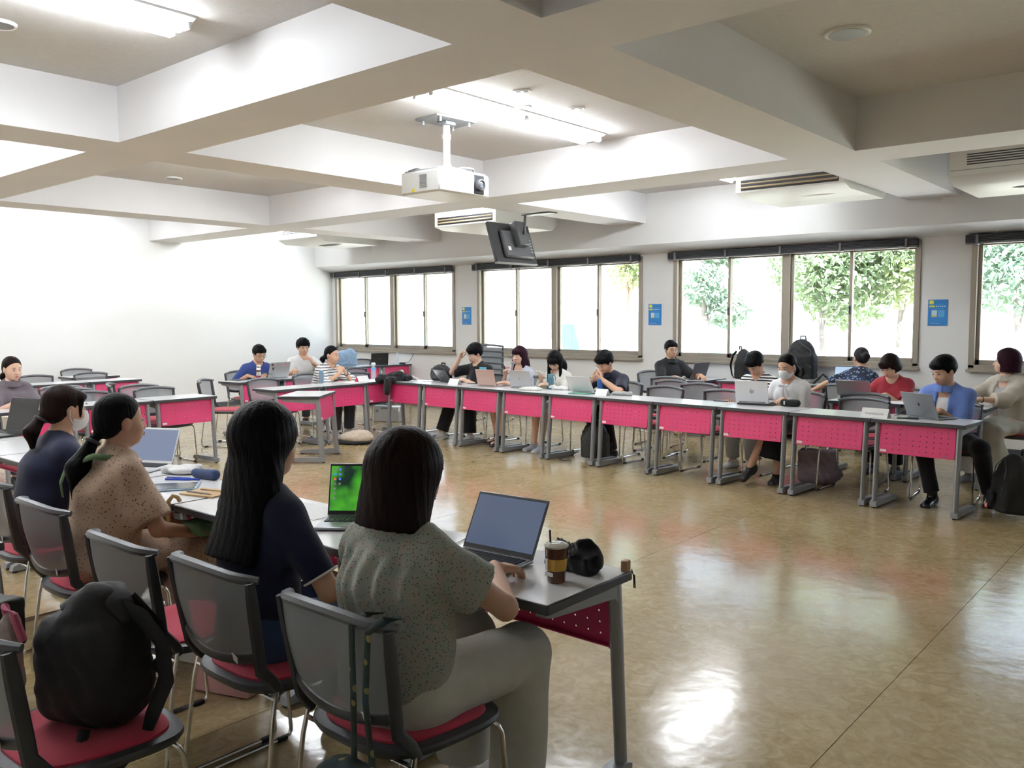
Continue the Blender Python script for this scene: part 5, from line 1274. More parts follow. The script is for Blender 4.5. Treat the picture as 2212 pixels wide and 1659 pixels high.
# ================================================================== THINGS ON THE DESKS
TZ = .7255
def key_grid(w, d, nx, ny):
    m = MB(); kx = w / nx; ky = d / ny
    for i in range(nx):
        for j in range(ny):
            if j == ny - 1 and 3 <= i <= nx - 6:
                if i == 3: m.box((-w / 2 + kx * (3 + (nx - 8) / 2), -d / 2 + ky * (j + .5), .001), (kx * (nx - 8) * .95, ky * .84, .003))
                continue
            m.box((-w / 2 + kx * (i + .5), -d / 2 + ky * (j + .5), .001), (kx * .86, ky * .84, .003))
    return m
for n_, c_, r_, mt in (('lap_silver', (.55, .56, .58), .35, .7), ('lap_dark', (.10, .10, .11), .4, .5), ('lap_black', (.018, .019, .022), .4, .1), ('lap_white', (.74, .75, .77), .35, .2), ('lap_rose', (.56, .40, .35), .4, .35), ('lap_grey', (.26, .27, .29), .35, .6), ('key_black', (.015, .016, .018), .5, 0)):
    mat(n_, c_, r_, metal=mt)
def screen_mat(name, col, s):
    m, n, l, p = nt(name); p.inputs['Base Color'].default_value = (.01, .01, .012, 1); p.inputs['Roughness'].default_value = .18
    p.inputs['Emission Color'].default_value = (*col, 1); p.inputs['Emission Strength'].default_value = s; MATS[name] = m
screen_mat('scr_off', (0, 0, 0), 0); screen_mat('scr_slate', (.10, .135, .22), .55); screen_mat('scr_pale', (.18, .22, .32), .8); screen_mat('scr_blue', (.16, .26, .38), 1.0)
def scr_green():
    m, n, l, p = nt('scr_green'); p.inputs['Base Color'].default_value = (.01, .01, .01, 1); p.inputs['Roughness'].default_value = .18
    tc = n.new('ShaderNodeTexCoord'); t = n.new('ShaderNodeTexNoise'); t.inputs['Scale'].default_value = 11; t.inputs['Detail'].default_value = 2
    r = n.new('ShaderNodeValToRGB'); r.color_ramp.elements[0].position = .38; r.color_ramp.elements[0].color = (.003, .02, .012, 1); r.color_ramp.elements[1].position = .68; r.color_ramp.elements[1].color = (.05, .30, .02, 1)
    l.new(tc.outputs['Object'], t.inputs['Vector']); l.new(t.outputs['Fac'], r.inputs['Fac']); l.new(r.outputs[0], p.inputs['Emission Color']); p.inputs['Emission Strength'].default_value = .9; MATS['scr_green'] = m
scr_green()
def laptop(x, y, a, label, shell='lap_silver', inner=None, screen='scr_off', w=.31, d=.215, tilt=18, keys=(14, 6), logo=None, z=TZ, lidmat=None, deck=None):
    t = thing('laptop', label, 'laptop', (x, y, z), math.radians(a)); inner = inner or shell
    b = obj('base', MB().box((0, 0, .009), (w, d, .014), ch=.004), deck or shell, t)
    obj('keyboard', key_grid(w * .90, d * .46, *keys), 'key_black', b, loc=(0, -d * .16, .0165))['kind'] = 'stuff'
    obj('touchpad', MB().box((0, d * .30, .0163), (w * .32, d * .28, .001)), 'mid_grey' if shell != 'lap_white' else 'lap_silver', b)
    Mx = Matrix.Translation((0, -d / 2 + .004, .014)) @ Matrix.Rotation(math.radians(tilt), 4, 'X')
    H_ = d * .98
    lid = obj('lid', MB().box((0, 0, H_ / 2), (w, .006, H_), ch=.0028).xf(Mx), lidmat or shell, t)
    obj('bezel', MB().box((0, .0034, H_ / 2), (w * .985, .001, H_ * .97)).xf(Mx), inner if inner != shell else 'black_plastic', lid)
    obj('screen', MB().box((0, .0042, H_ / 2 + H_ * .015), (w * .95, .001, H_ * .86)).xf(Mx), screen, lid)
    obj('hinge', MB().tube([(-w * .4, -d / 2 + .004, .014), (w * .4, -d / 2 + .004, .014)], .0055, 8), 'dark_grey', t)
    if logo == 'dot': obj('emblem', MB().ell((0, -.0032, H_ * .52), (.011, .0012, .013), 12, 6).ell((.004, -.0032, H_ * .52 + .016), (.003, .001, .005), 8, 5).xf(Mx), 'lap_black', lid)
    if logo == 'light': obj('emblem', MB().box((0, -.0034, H_ * .5), (.030, .001, .007)).xf(Mx), 'lap_silver', lid)
    if logo == 'square': obj('emblem', MB().box((-.012, -.0034, H_ * .5), (.016, .001, .016)).box((.012, -.0034, H_ * .5), (.008, .001, .010)).xf(Mx), 'lap_grey', lid)
    if logo == 'hp':   # four slanted strokes of the maker's mark
        g = MB(); sl = .32
        def stroke(x0, z0, z1): g.prism([(x0 + z0 * sl, z0), (x0 + .004 + z0 * sl, z0), (x0 + .004 + z1 * sl, z1), (x0 + z1 * sl, z1)], -.0042, -.0030, axis='Y')
        stroke(-.016, -.014, .028); stroke(-.004, -.014, .012); stroke(.004, -.028, .014); stroke(.016, -.014, .010)
        g.prism([(-.012, .010), (.001, .010), (.0, .014), (-.0105, .014)], -.0042, -.0030, axis='Y'); g.prism([(.008, .010), (.021, .010), (.019, .014), (.0095, .014)], -.0042, -.0030, axis='Y'); g.prism([(.0, -.014), (.014, -.014), (.015, -.010), (.001, -.010)], -.0042, -.0030, axis='Y')
        g.v = [(q[0], q[1], q[2] + H_ * .5) for q in g.v]; obj('emblem', g.xf(Mx), 'lap_dark', lid)
    if logo == 'stickers':
        for (sx, sz, w_, h_, m_) in ((-.13, .85, .035, .03, 'lap_dark'), (-.09, .82, .04, .022, 'sticker_pink'), (-.11, .60, .03, .035, 'lap_dark'), (.06, .88, .045, .018, 'sticker_pink'), (.06, .76, .045, .016, 'sticker_pink'), (-.15, .28, .028, .03, 'sticker_olive')):
            obj('decal', MB().box((sx, -.0034, H_ * sz), (w_, .001, h_)).xf(Mx), m_, lid)
    return t
laptop(-1.915, 2.068, 184, 'silver laptop with blank blue-grey screen beside the iced coffee', 'lap_silver', 'lap_black', 'scr_slate', .305, .215, 29, lidmat='lap_grey')
l18 = laptop(-2.66, 2.17, 218, 'grey laptop showing a green desktop wallpaper', 'lap_grey', 'lap_black', 'scr_green', .31, .22, 18)
lid18 = [c for c in l18.children if c.name.startswith('lid')][0]
for k, (ix, iz, m_) in enumerate(((.13, .185, 'lap_white'), (.11, .185, 'icon_blue'), (.13, .165, 'icon_blue'), (.11, .165, 'icon_blue'), (.13, .145, 'icon_red'), (.11, .145, 'icon_blue'), (.13, .125, 'lap_white'), (.11, .125, 'lap_white'), (.13, .105, 'lap_white'), (.13, .085, 'lap_white'), (.13, .065, 'lap_white'))):
    Mx = Matrix.Translation((0, -.106, .014)) @ Matrix.Rotation(math.radians(18), 4, 'X')
    if m_ in ('icon_blue', 'icon_red') and m_ not in MATS: screen_mat(m_, (.05, .15, .6) if m_ == 'icon_blue' else (.6, .08, .04), 1.0)
    obj('desktop_icon', MB().box((ix, .0052, iz + .004), (.009, .0006, .009)).xf(Mx), m_, lid18)
laptop(-4.63, 2.215, 206, 'white laptop with pale screen before the masked woman', 'lap_white', 'cap_white', 'scr_pale', .32, .215, 24)
laptop(-6.78, 2.28, 190, 'black laptop open at the left edge of the picture', 'lap_black', 'lap_black', 'scr_off', .36, .25, 14)
laptop(-1.88, 7.475, -27, 'dark grey laptop of the man in the blue shirt', 'lap_grey', None, 'scr_off', .31, .22, 24, logo='dot')
laptop(-3.49, 7.665, 8, 'white laptop with a slanted two-letter emblem on its lid', 'lap_white', 'lap_black', 'scr_pale', .31, .215, 14, logo='hp', z=TZ + .012)
laptop(-5.44, 7.655, 5, 'pale silver laptop on a green sleeve before the man resting his chin', 'lap_white', 'lap_black', 'scr_pale', .30, .21, 34, z=TZ + .010)
laptop(-6.44, 7.80, 8, 'silver laptop with small square emblem before the long-haired woman', 'lap_silver', 'lap_black', 'scr_pale', .29, .205, 12, logo='square')
laptop(-6.92, 7.745, 2, 'rose-beige laptop before the woman with the microphone', 'lap_rose', 'lap_black', 'scr_pale', .29, .205, 14, logo='light')
laptop(-7.74, 7.90, -12, 'black laptop tipped far open before the man in the black tee', 'lap_black', 'lap_black', 'scr_pale', .29, .20, 38, logo='light')
laptop(-10.30, 6.93, 92, 'silver laptop covered with stickers in the rear side row', 'lap_silver', 'lap_black', 'scr_pale', .34, .23, 16, logo='stickers')
laptop(-11.70, 10.05, 62, 'black laptop below the first window', 'lap_black', 'lap_black', 'scr_pale', .31, .21, 12, logo='light')
laptop(-5.58, 10.24, 82, 'dark laptop of the man in the black polo', 'lap_dark', 'lap_black', 'scr_pale', .33, .23, 20)
laptop(-2.86, 8.62, 4, 'silver laptop before the woman in the red blouse', 'lap_silver', 'lap_black', 'scr_pale', .32, .22, 26)
laptop(-1.93, 8.66, -20, 'dark laptop of the woman in the white cardigan', 'lap_dark', 'lap_black', 'scr_pale', .30, .21, 30)
laptop(-3.62, 10.42, 184, 'black laptop showing a blue screen by the floral shirt', 'lap_black', 'lap_black', 'scr_blue', .31, .22, 16)
# sleeves under laptops
tag(obj('laptop_sleeve', MB().box((0, 0, .006), (.34, .25, .011), ch=.005), 'c_black', None, (-3.46, 7.665, TZ), .14), 'black laptop sleeve under the white laptop', 'sleeve')
tag(obj('laptop_sleeve', MB().box((0, 0, .005), (.26, .26, .0095), ch=.004), 'mint_green', None, (-5.44, 7.60, TZ), .08), 'mint green sleeve under the pale laptop', 'sleeve')

def tent_card(x, y, a, label, w=.20, h=.085, m='paper', scribble=False):
    t = thing('name_card', label, 'name card', (x, y, TZ), math.radians(a), 'folded name cards')
    g = MB()
    for s in (-1, 1): g.add([(-w / 2, s * .042, 0), (w / 2, s * .042, 0), (w / 2, s * .001, h), (-w / 2, s * .001, h)], [(0, 1, 2, 3) if s < 0 else (3, 2, 1, 0)])
    g.add([(-w / 2, -.040, .001), (w / 2, -.040, .001), (w / 2, .040, .001), (-w / 2, .040, .001)], [(0, 1, 2, 3)])
    obj('folded_sheet', g, m, t, smooth=False)
    if scribble:
        pts = [Vector((-.075 + .15 * k / 40, 0, .030 + .010 * math.sin(k * 1.9) * (1 - .4 * (k % 7) / 7))) for k in range(41)]
        obj('handwriting', MB().tube([Vector((p.x, -.0426 + p.z * .041 / h, p.z)) for p in pts], .0011, 4), 'mid_grey', t)
    return t
tent_card(-2.25, 7.235, -4, 'white name card with faint handwriting next to the grey laptop', .215, .075, scribble=True)
tent_card(-5.13, 7.50, -2, 'small white name card beside the blue bottle', .15, .07)
tent_card(-7.43, 7.62, -4, 'white name card before the black laptop', .18, .075)
tc_ = tent_card(-8.78, 7.26, 96, 'white name card with crimson side before the striped woman', .20, .075)
obj('side_panel', MB().prism([(-.038, 0), (.038, 0), (0, .07)], -.101, -.098, axis='X'), 'card_red', tc_)

def bottle(x, y, label, prof, mats, z=TZ, cat='bottle', name='bottle', caps=()):
    t = thing(name, label, cat, (x, y, z)); obj('body', MB().lathe(prof, 20), mats[0], t)
    for nm, pr, m_ in caps: obj(nm, MB().lathe(pr, 18), m_, t)
    return t
b = bottle(-6.06, 7.80, 'teal translucent bottle with carrying loop', [(.035, 0), (.037, .01), (.037, .125), (.030, .135)], ['teal_clear'], caps=[('cap', [(.032, .133), (.033, .17), (.028, .178)], 'teal_cap')])
obj('loop', MB().tube([(.028, 0, .165), (.06, 0, .16), (.075, 0, .13), (.065, 0, .105)], .005, 6), 'teal_cap', b)
bottle(-5.30, 7.70, 'slim dark blue bottle before the man resting his chin', [(.030, 0), (.032, .008), (.032, .145), (.026, .155)], ['bottle_blue'])
bottle(-10.19, 6.62, 'steel and maroon vacuum bottle on the rear side desk', [(.030, 0), (.031, .01), (.031, .16), (.028, .165)], ['steel'], caps=[('base_band', [(.0325, .0), (.0325, .055)], 'maroon'), ('middle_band', [(.0322, .105), (.0322, .135)], 'brown_band'), ('cap', [(.028, .165), (.030, .19), (.026, .20)], 'steel')])
bottle(-8.96, 6.74, 'blue translucent tumbler before the striped woman', [(.030, 0), (.034, .12), (.030, .14)], ['tumbler_blue'], caps=[('cap', [(.024, .14), (.024, .165)], 'teal_cap')])
bottle(-9.02, 7.66, 'clear plastic water bottle with blue label', [(.032, 0), (.034, .01), (.034, .13), (.026, .165), (.014, .185)], ['water_clear'], caps=[('label', [(.0345, .125), (.0345, .15)], 'label_blue'), ('cap', [(.016, .185), (.030, .19), (.030, .215), (.02, .225)], 'cap_white')])
bottle(-11.62, 10.42, 'small clear bottle beside the black laptop', [(.028, 0), (.03, .01), (.03, .15), (.016, .19)], ['water_clear'], caps=[('cap', [(.016, .19), (.016, .21)], 'cap_white')])
bottle(-3.14, 10.45, 'pale bottle with lime green cap by the red blouse', [(.032, 0), (.034, .01), (.034, .14), (.016, .185)], ['water_pale'], caps=[('cap', [(.016, .185), (.016, .21)], 'green_cap')])
cup = thing('coffee_cup', 'iced coffee in a clear cup with yellow band and black straw', 'cup', (-1.598, 2.085, TZ))
obj('cup_body', MB().lathe([(.026, 0), (.028, .004), (.036, .115)], 26), 'cup_brown', cup)
obj('band', MB().lathe([(.0312, .040), (.0345, .078)], 26, cap=False), 'cup_band', cup)
obj('label', MB().box((-.012, -.0345, .062), (.010, .002, .034), M=rz(-.3)), 'sticker', cup); obj('label', MB().box((-.004, -.0315, .030), (.032, .002, .012), M=rz(-.1)), 'sticker', cup)
obj('lid', MB().lathe([(.037, .112), (.039, .117), (.034, .122), (.022, .126)], 26), 'lid_clear', cup)
obj('straw', MB().tube([(-.012, -.008, .02), (-.016, -.012, .165)], .0032, 8), 'black_plastic', cup)
bottle(-7.03, 2.40, 'beige paper cup at the left edge', [(.028, 0), (.038, .10), (.040, .105)], ['cup_paper'], cat='cup', name='paper_cup')
# ruffled black pouch
def blob(name, loc, label, cat, prims, m, h=.006, rough=0.0, rot=0, group=None, root=None):
    lo = np.min([np.array(p[1]) - max(p[-1]) for p in prims], 0) - .03; hi = np.max([np.array(p[1]) + max(p[-1]) for p in prims], 0) + .03
    lo = np.minimum(lo, np.min([np.array(p[2]) - max(p[-1]) if p[0] == 'c' else np.array(p[1]) for p in prims], 0) - .03); hi = np.maximum(hi, np.max([np.array(p[2]) + max(p[-1]) if p[0] == 'c' else np.array(p[1]) for p in prims], 0) + .03)
    F = Field(lo, hi, h)
    for p in prims:
        if p[0] == 'e': F.ell(p[1], p[2], None, .03)
        elif p[0] == 'c': F.cone(p[1], p[2], p[3][0], p[3][1], .02)
        elif p[0] == 'b':   # rounded box
            sl, P = F._reg(np.array(p[1]) - np.array(p[2]) - .06, np.array(p[1]) + np.array(p[2]) + .06); r_ = p[3][0]
            q = np.abs(P - np.array(p[1])) - (np.array(p[2]) - r_); v = np.linalg.norm(np.maximum(q, 0), axis=-1) + np.minimum(q.max(-1), 0) - r_; F.comb(sl, v, .03, False)
    if rough:
        X, Y, Z = np.meshgrid(*F.ax, indexing='ij'); F.d += (rough * (np.sin(43 * X + 3 * np.sin(31 * Z)) * np.sin(41 * Y + 2) * np.sin(37 * Z + X * 20) + .5 * np.sin(90 * X + 50 * Z) * np.sin(80 * Y))).astype(np.float32)
    F.cut((0, 0, .0), (0, 0, -1))
    me = npmesh(name, [(*F.mesh(), 0)])
    o = obj(name, me, m, root)
    if root is None:
        o.location = loc; o.rotation_euler = (0, 0, rot); tag(o, label, cat, group)
    return o
pc = thing('pouch', 'black ruffled fabric pouch with flower trim at the desk end', 'pouch', (-1.640, 2.235, TZ), -.1)
blob('pouch_body', None, '', '', [('b', (0, 0, .030), (.095, .048, .030), (.015,)), ('e', (.045, .01, .055), (.045, .032, .045)), ('e', (-.03, -.01, .045), (.05, .04, .04))], 'c_black', .004, .011, root=pc)
rs = random.Random(3)
for k in range(7):
    fx, fy = rs.uniform(-.05, .03), rs.uniform(-.05, -.02); fz = rs.uniform(.06, .095); g = MB()
    for q in range(6):
        a = q * PI / 3; g.ell((fx + .012 * math.cos(a), fy - .006, fz + .012 * math.sin(a)), (.010, .004, .006), 6, 4, ry(-a))
    obj('flower', g, 'ruffle_grey', pc, loc=(.02, -.012, .0))
for k in range(14):
    a = k / 13; obj('ruffle', MB().ell((-.085 + .17 * a, .045 * math.sin(3 * a) - .02, .012 + .06 * math.sin(PI * a)), (.014, .010, .012), 7, 5), 'c_black', pc)
wb = thing('phone_holder', 'small wooden block with black strap on the desk corner', 'block', (-1.492, 2.318, TZ), .1)
obj('block', MB().box((0, 0, .018), (.022, .030, .036), ch=.002), 'wood_block', wb); obj('strap', MB().tube([(.012, .018, .004), (.016, .026, -.02), (.016, .028, -.06), (.022, .026, -.06), (.020, .024, -.015)], .002, 5), 'black_plastic', wb)
ev = thing('envelope', 'kraft envelope in a clear sleeve left of the silver laptop', 'envelope', (-2.29, 2.21, TZ), .30)
obj('envelope_sheet', MB().box((0, 0, .003), (.24, .17, .004), ch=.001), 'kraft', ev); obj('clear_sleeve', MB().box((.005, 0, .0062), (.26, .19, .0012)), 'water_clear', ev)
tag(obj('sheet_of_paper', MB().box((0, 0, .0008), (.297, .21, .0012)), 'paper', None, (-3.02, 2.19, TZ), .1), 'blank white sheet left of the green-wallpaper laptop', 'paper')
# pencil pouch, pens, tablet, notebook in front of the dotted dress
blob('pencil_pouch', (-4.30, 2.30, TZ), 'soft white fabric pencil pouch among the blue pens', 'pencil case', [('c', (-.09, 0, .022), (.09, .02, .024), (.022, .026)), ('e', (.02, -.03, .02), (.07, .03, .02))], 'c_white', .004, .003, rot=.6)
blob('pencil_case', (-4.06, 2.305, TZ), 'dark denim pencil case beside the white pouch', 'pencil case', [('c', (-.07, 0, .024), (.07, .0, .026), (.024, .028))], 'c_jeans', .004, .002, rot=.2)
for k, (px_, py_, a) in enumerate(((-4.16, 2.215, .5), (-4.13, 2.195, .62), (-4.10, 2.235, .4))):
    t = thing('pen', 'blue pen %s beside the tablet' % ['farthest left', 'closest to the tablet', 'against the denim case'][k], 'pen', (px_, py_, TZ + .005), a, 'blue pens'); obj('barrel', MB().tube([(-.07, 0, 0), (.06, 0, 0), (.072, 0, 0)], [.005, .005, .002], 8), 'pen_blue', t); obj('clip', MB().box((-.05, 0, .006), (.035, .003, .002)), 'steel', t)
tb_ = thing('tablet', 'tablet in a pale blue cover with dark screen', 'tablet', (-3.97, 2.07, TZ), .95)
obj('cover', MB().box((0, 0, .004), (.26, .185, .008), ch=.003), 'tablet_rim', tb_); obj('screen', MB().box((0, 0, .0088), (.235, .160, .0012)), 'scr_off', tb_)
nb = thing('notebook', 'kraft notebook with pencils on top', 'notebook', (-3.70, 2.11, TZ), .25); obj('cover', MB().box((0, 0, .004), (.21, .15, .008), ch=.001), 'kraft', nb)
for k, (oy, a, m_) in enumerate(((.03, .08, 'pencil_wood'), (-.045, .0, 'mid_grey'))):
    t = thing('pencil', ['natural wood pencil lying on the kraft notebook', 'grey pencil lying along the notebook edge'][k], 'pencil', (-3.70, 2.11 + oy, TZ + .0125), .2 + a); obj('shaft', MB().tube([(-.08, 0, 0), (.07, 0, 0)], .0038, 6), m_, t); obj('tip', MB().tube([(.07, 0, 0), (.088, 0, 0)], [.0038, .0005], 6), 'kraft', t)
# umbrella hooked on the desk edge
um = thing('umbrella', 'furled pink umbrella with bamboo crook hanging from the desk edge', 'umbrella', (-3.60, 1.872, 0))
obj('handle', MB().tube([(0, -.01, .60), (0, -.012, .715), (0, -.008, .745), (.0, .012, .765), (0, .035, .755), (0, .045, .735)], .010, 10), 'bamboo', um)
obj('collar', MB().lathe([(.013, .545), (.013, .605)], 12, (0, -.01, 0)), 'black_plastic', um)
obj('canopy', MB().lathe([(.010, .03), (.024, .12), (.034, .38), (.032, .46), (.018, .545)], 14, (0, -.01, 0)), 'umbrella_pink', um); obj('tip', MB().lathe([(.003, 0.004), (.006, .05)], 8, (0, -.01, 0)), 'steel', um)
# blue upright notebook on the side desk
nbk = thing('spiral_notebook', 'dark blue ring-bound notebook standing on a side desk', 'notebook', (-8.66, 3.44, TZ), 1.3)
obj('cover', MB().box((0, 0, .075), (.10, .022, .15), ch=.003), 'bottle_blue', nbk)
for k in range(9): obj('ring', MB().tube([(.05 + .006 * math.cos(q * PI / 4), .006 * math.sin(q * PI / 4), .012 + .0155 * k) for q in range(8)], .0012, 4, closed=True), 'mid_grey', nbk)

# far row small things
JK = blob('jacket', (-8.62, 7.60, TZ - .01), 'black jacket slumped over the row corner', 'jacket', [('b', (0, 0, .04), (.22, .15, .035), (.03,)), ('c', (.02, -.12, .05), (.20, .0, .09), (.05, .06)), ('c', (.10, .05, .08), (.28, .10, .05), (.05, .04)), ('c', (-.02, -.14, .06), (.0, -.20, .03), (.05, .04))], 'c_black', .007, .008)
jk = adopt(obj('sleeve', MB().tube([(-8.50, 7.48, .745), (-8.475, 7.44, .735), (-8.47, 7.425, .68), (-8.47, 7.42, .60), (-8.475, 7.42, .555)], [.05, .05, .05, .042, .03], 10), 'c_black'), JK)
tag(obj('drink_can', MB().lathe([(.020, -.07), (.024, -.06), (.024, .06), (.018, .07)], 14, M=ry(1.2)), 'olive_can', None, (-8.56, 7.70, TZ + .10), .5), 'green patterned bottle lying in the black jacket', 'bottle')
mc = thing('microphone', 'grey microphone lying on the desk corner', 'microphone', (-8.36, 7.80, TZ + .030), -.25)
obj('head', MB().ell((-.05, 0, .004), (.033, .033, .033), 14, 10), 'mic_grey', mc); obj('handle', MB().tube([(-.02, 0, 0), (.02, 0, -.003), (.09, 0, -.008)], [.028, .026, .018], 12), 'mic_body', mc)
ph = thing('phone', 'phone with a bright glare put in as a glowing face, in the long row', 'phone', (-8.12, 7.80, TZ), .2); obj('case', MB().box((0, 0, .005), (.15, .075, .008), ch=.003), 'cap_white', ph); obj('glare_face', MB().box((0, 0, .0098), (.12, .066, .001)), 'phone_glare', ph)  # bright glare spot on the desk, put in as an emissive phone face
for k, (px_, py_, a, lb) in enumerate(((-7.33, 7.84, .3, 'black pen beside the white name card'), (-3.84, 7.66, .1, 'dark pen lying left of the white laptop'))):
    t = thing('pen', lb, 'pen', (px_, py_, TZ + .006), a); obj('barrel', MB().tube([(-.075, 0, 0), (.06, 0, 0), (.072, 0, 0)], [.006, .006, .002], 8), 'black_plastic', t); obj('cap', MB().tube([(-.078, 0, 0), (-.03, 0, 0)], .0066, 8), 'dark_grey', t)
tag(obj('clear_file', MB().box((0, 0, .11), (.10, .012, .22), ch=.002), 'file_blue', None, (-7.12, 7.80, TZ), .1), 'pale blue file standing behind the rose-beige laptop', 'file')
blob('cloth_pouch', (-6.20, 7.555, TZ), 'flat cream cloth pouch at the desk edge', 'pouch', [('b', (0, 0, .014), (.16, .075, .013), (.012,)), ('e', (.05, .01, .018), (.10, .05, .016))], 'c_cream', .005, .003, rot=.05)
blob('handkerchief', (-5.93, 7.80, TZ), 'crumpled white cloth beside the teal bottle', 'cloth', [('e', (0, 0, .02), (.09, .05, .024)), ('e', (.05, .02, .015), (.06, .04, .02))], 'c_white', .005, .006)
blob('pencil_pouch', (-4.98, 7.63, TZ), 'grey folded pouch lying beside the name card', 'pencil case', [('e', (-.05, 0, .02), (.07, .04, .022)), ('c', (0, .01, .02), (.11, .01, .022), (.020, .024))], 'c_grey', .005, .003)
tag(obj('pouch_strap', MB().tube([(-5.12, 7.72, TZ + .02), (-5.07, 7.75, TZ + .04), (-5.02, 7.74, TZ + .03)], .014, 8), 'c_red'), 'dark red cord lying beside the blue bottle', 'strap')
pcz = thing('pencil_case', 'black zipped pencil case with white pull beside the white laptop', 'pencil case', (-3.13, 7.62, TZ), .1)
blob('case_body', None, '', '', [('c', (-.06, 0, .033), (.06, 0, .033), (.034, .034))], 'c_black', .005, .001, root=pcz); obj('zip_pull', MB().box((-.045, -.033, .035), (.012, .006, .034), ch=.002), 'cap_white', pcz)
gl = thing('eyeglasses', 'black folded eyeglasses beside the name card', 'glasses', (-2.10, 7.44, TZ + .004), .4); obj('frame', MB().tube([(-.06, 0, 0), (-.02, .01, .012), (.02, 0, .012), (.06, .008, 0)], .003, 6), 'black_plastic', gl); obj('temple', MB().tube([(-.06, 0, .002), (.04, .03, .004)], .0025, 6), 'black_plastic', gl)
tag(obj('phone', MB().box((0, 0, .005), (.16, .08, .009), ch=.003), 'black_plastic', None, (-2.02, 7.30, TZ), .25), 'black phone lying under the edge of the grey laptop', 'phone')
# hand microphone of the speaker
R2 = P2[1]; a_ = P2[0].rotation_euler.z; Mw = Matrix.Translation(P2[0].location) @ Matrix.Rotation(a_, 4, 'Z')
mw = R2['hp'](.010, .135, -.085); mh = mw - np.array([-.03, -.02, .20])
hm = thing('hand_microphone', 'silver handheld microphone at the mouth of the speaking woman', 'microphone', (0, 0, 0)); hm.matrix_world = Mw
axm = nrm(mw - mh)
obj('grille_head', MB().ell(Vector(mw), (.024, .024, .026), 14, 10), 'mid_grey', hm); obj('handle', MB().tube([Vector(mw - axm * .015), Vector(mw - axm * .10), Vector(mw - axm * .22)], [.018, .015, .012], 12), 'steel', hm)
# phone of the long-haired woman
T3 = np.array(P3[1]['arms'][1][2]); Mw3 = Matrix.Translation(P3[0].location) @ Matrix.Rotation(P3[0].rotation_euler.z, 4, 'Z')
p3 = thing('phone', 'white phone held by the long-haired woman', 'phone'); p3.matrix_world = Mw3 @ Matrix.Translation(Vector(T3 + np.array([-.055, .055, .055]))) @ Matrix.Rotation(-.9, 4, 'X')
obj('case', MB().box((0, 0, 0), (.072, .009, .15), ch=.003), 'cap_white', p3); obj('screen', MB().box((0, -.0052, 0), (.066, .001, .14)), 'scr_off', p3)
# side row papers, watch
for k, (px_, py_, a) in enumerate(((-8.90, 7.02, .1), (-8.78, 7.08, .3), (-8.95, 7.20, -.1))): tag(obj('sheet_of_paper', MB().box((0, 0, .0006 + .0013 * k), (.21, .297, .0012)), 'paper', None, (px_, py_, TZ), a), 'white sheet before the striped woman, %s' % ['nearest her elbow', 'on top of the others', 'next to the name card'][k], 'paper', 'papers of the striped woman')
tag(obj('booklet', MB().box((0, 0, .005), (.15, .21, .010), ch=.001), 'dark_grey', None, (-10.34, 6.42, TZ), .2), 'dark booklet under the hands of the man in navy', 'book')
for k in range(2): tag(obj('sheet_of_paper', MB().box((0, 0, .0006 + .0013 * k), (.21, .297, .0012)), 'paper', None, (-2.50 + .1 * k, 8.58, TZ), .3 * k), ['white sheet at the front edge of the second row', 'second white sheet overlapping at the second row'][k], 'paper')
tag(obj('sheet_of_paper', MB().box((0, 0, .001), (.21, .297, .002)), 'paper', None, (-5.62, 10.02, TZ), .3), 'white sheet beside the dark laptop of the polo man', 'paper')
tag(obj('power_adapter', MB().box((0, 0, .014), (.11, .05, .028), ch=.006), 'black_plastic', None, (-11.58, 10.52, TZ), .3), 'black power adapter at the end of the back row', 'adapter')
tag(obj('cable', MB().tube([(-11.56, 10.55, .745), (-11.50, 10.60, .76), (-11.46, 10.66, .86), (-11.45, 10.68, .95)], .004, 6), 'dark_grey'), 'thin cable rising from the adapter to the sill', 'cable')

# ================================================================== BAGS
def backpack(x, y, z, a, label, w=.31, d=.20, h=.46, m='nylon_black', lean=0.0, pocket=True, straps=True, front=None):
    t = thing('backpack', label, 'backpack', (x, y, z), (lean, 0, math.radians(a)))
    blob('main_bag', None, '', '', [('b', (0, 0, h * .34), (w / 2, d / 2, h * .34), (.06,)), ('e', (0, 0, h * .58), (w / 2 * .97, d / 2 * 1.0, h * .42))], m, .009, .003, root=t)
    if pocket: blob('front_pocket', None, '', '', [('b', (0, -d / 2, h * .27), (w / 2 * .82, .035, h * .24), (.03,))], front or m, .008, .002, root=t)
    obj('top_handle', MB().tube([(-.035, d * .25, h * .96), (-.03, d * .25, h * 1.06), (.03, d * .25, h * 1.06), (.035, d * .25, h * .96)], .009, 8), m, t)
    obj('zip', MB().tube([(-w * .40, -d * .46, h * .35), (-w * .38, -d * .40, h * .75), (0, -d * .34, h * .92), (w * .38, -d * .40, h * .75), (w * .40, -d * .46, h * .35)], .004, 6), 'dark_grey', t)
    if straps:
        for s in (-1, 1): obj('shoulder_strap', MB().tube([(s * .07, d * .40, h * .92), (s * .10, d * .62, h * .80), (s * .12, d * .75, h * .50), (s * .13, d * .62, h * .22), (s * .13, d * .45, .04)], [.020, .026, .026, .018, .010], 8, flat=(.35, 1.2), up=(0, 1, 0)), m, t)
    return t
BPF = backpack(-5.30, 7.62, 0, 14, 'black backpack on the floor beneath the desk of the chin-resting man', .30, .20, .44, 'nylon_dark', lean=.06)
adopt(obj('loose_strap', MB().tube([(-5.43, 7.48, .10), (-5.52, 7.42, .05), (-5.60, 7.36, .012), (-5.52, 7.33, .010), (-5.44, 7.37, .012)], [.014, .014, .013, .013, .010], 8, flat=(.4, 1.2), up=(0, 0, 1)), 'nylon_black'), BPF)
bR = backpack(-1.315, 7.42, 0, -62, 'black backpack with red tag standing at the right row end', .30, .22, .50, 'nylon_black', lean=-.10)
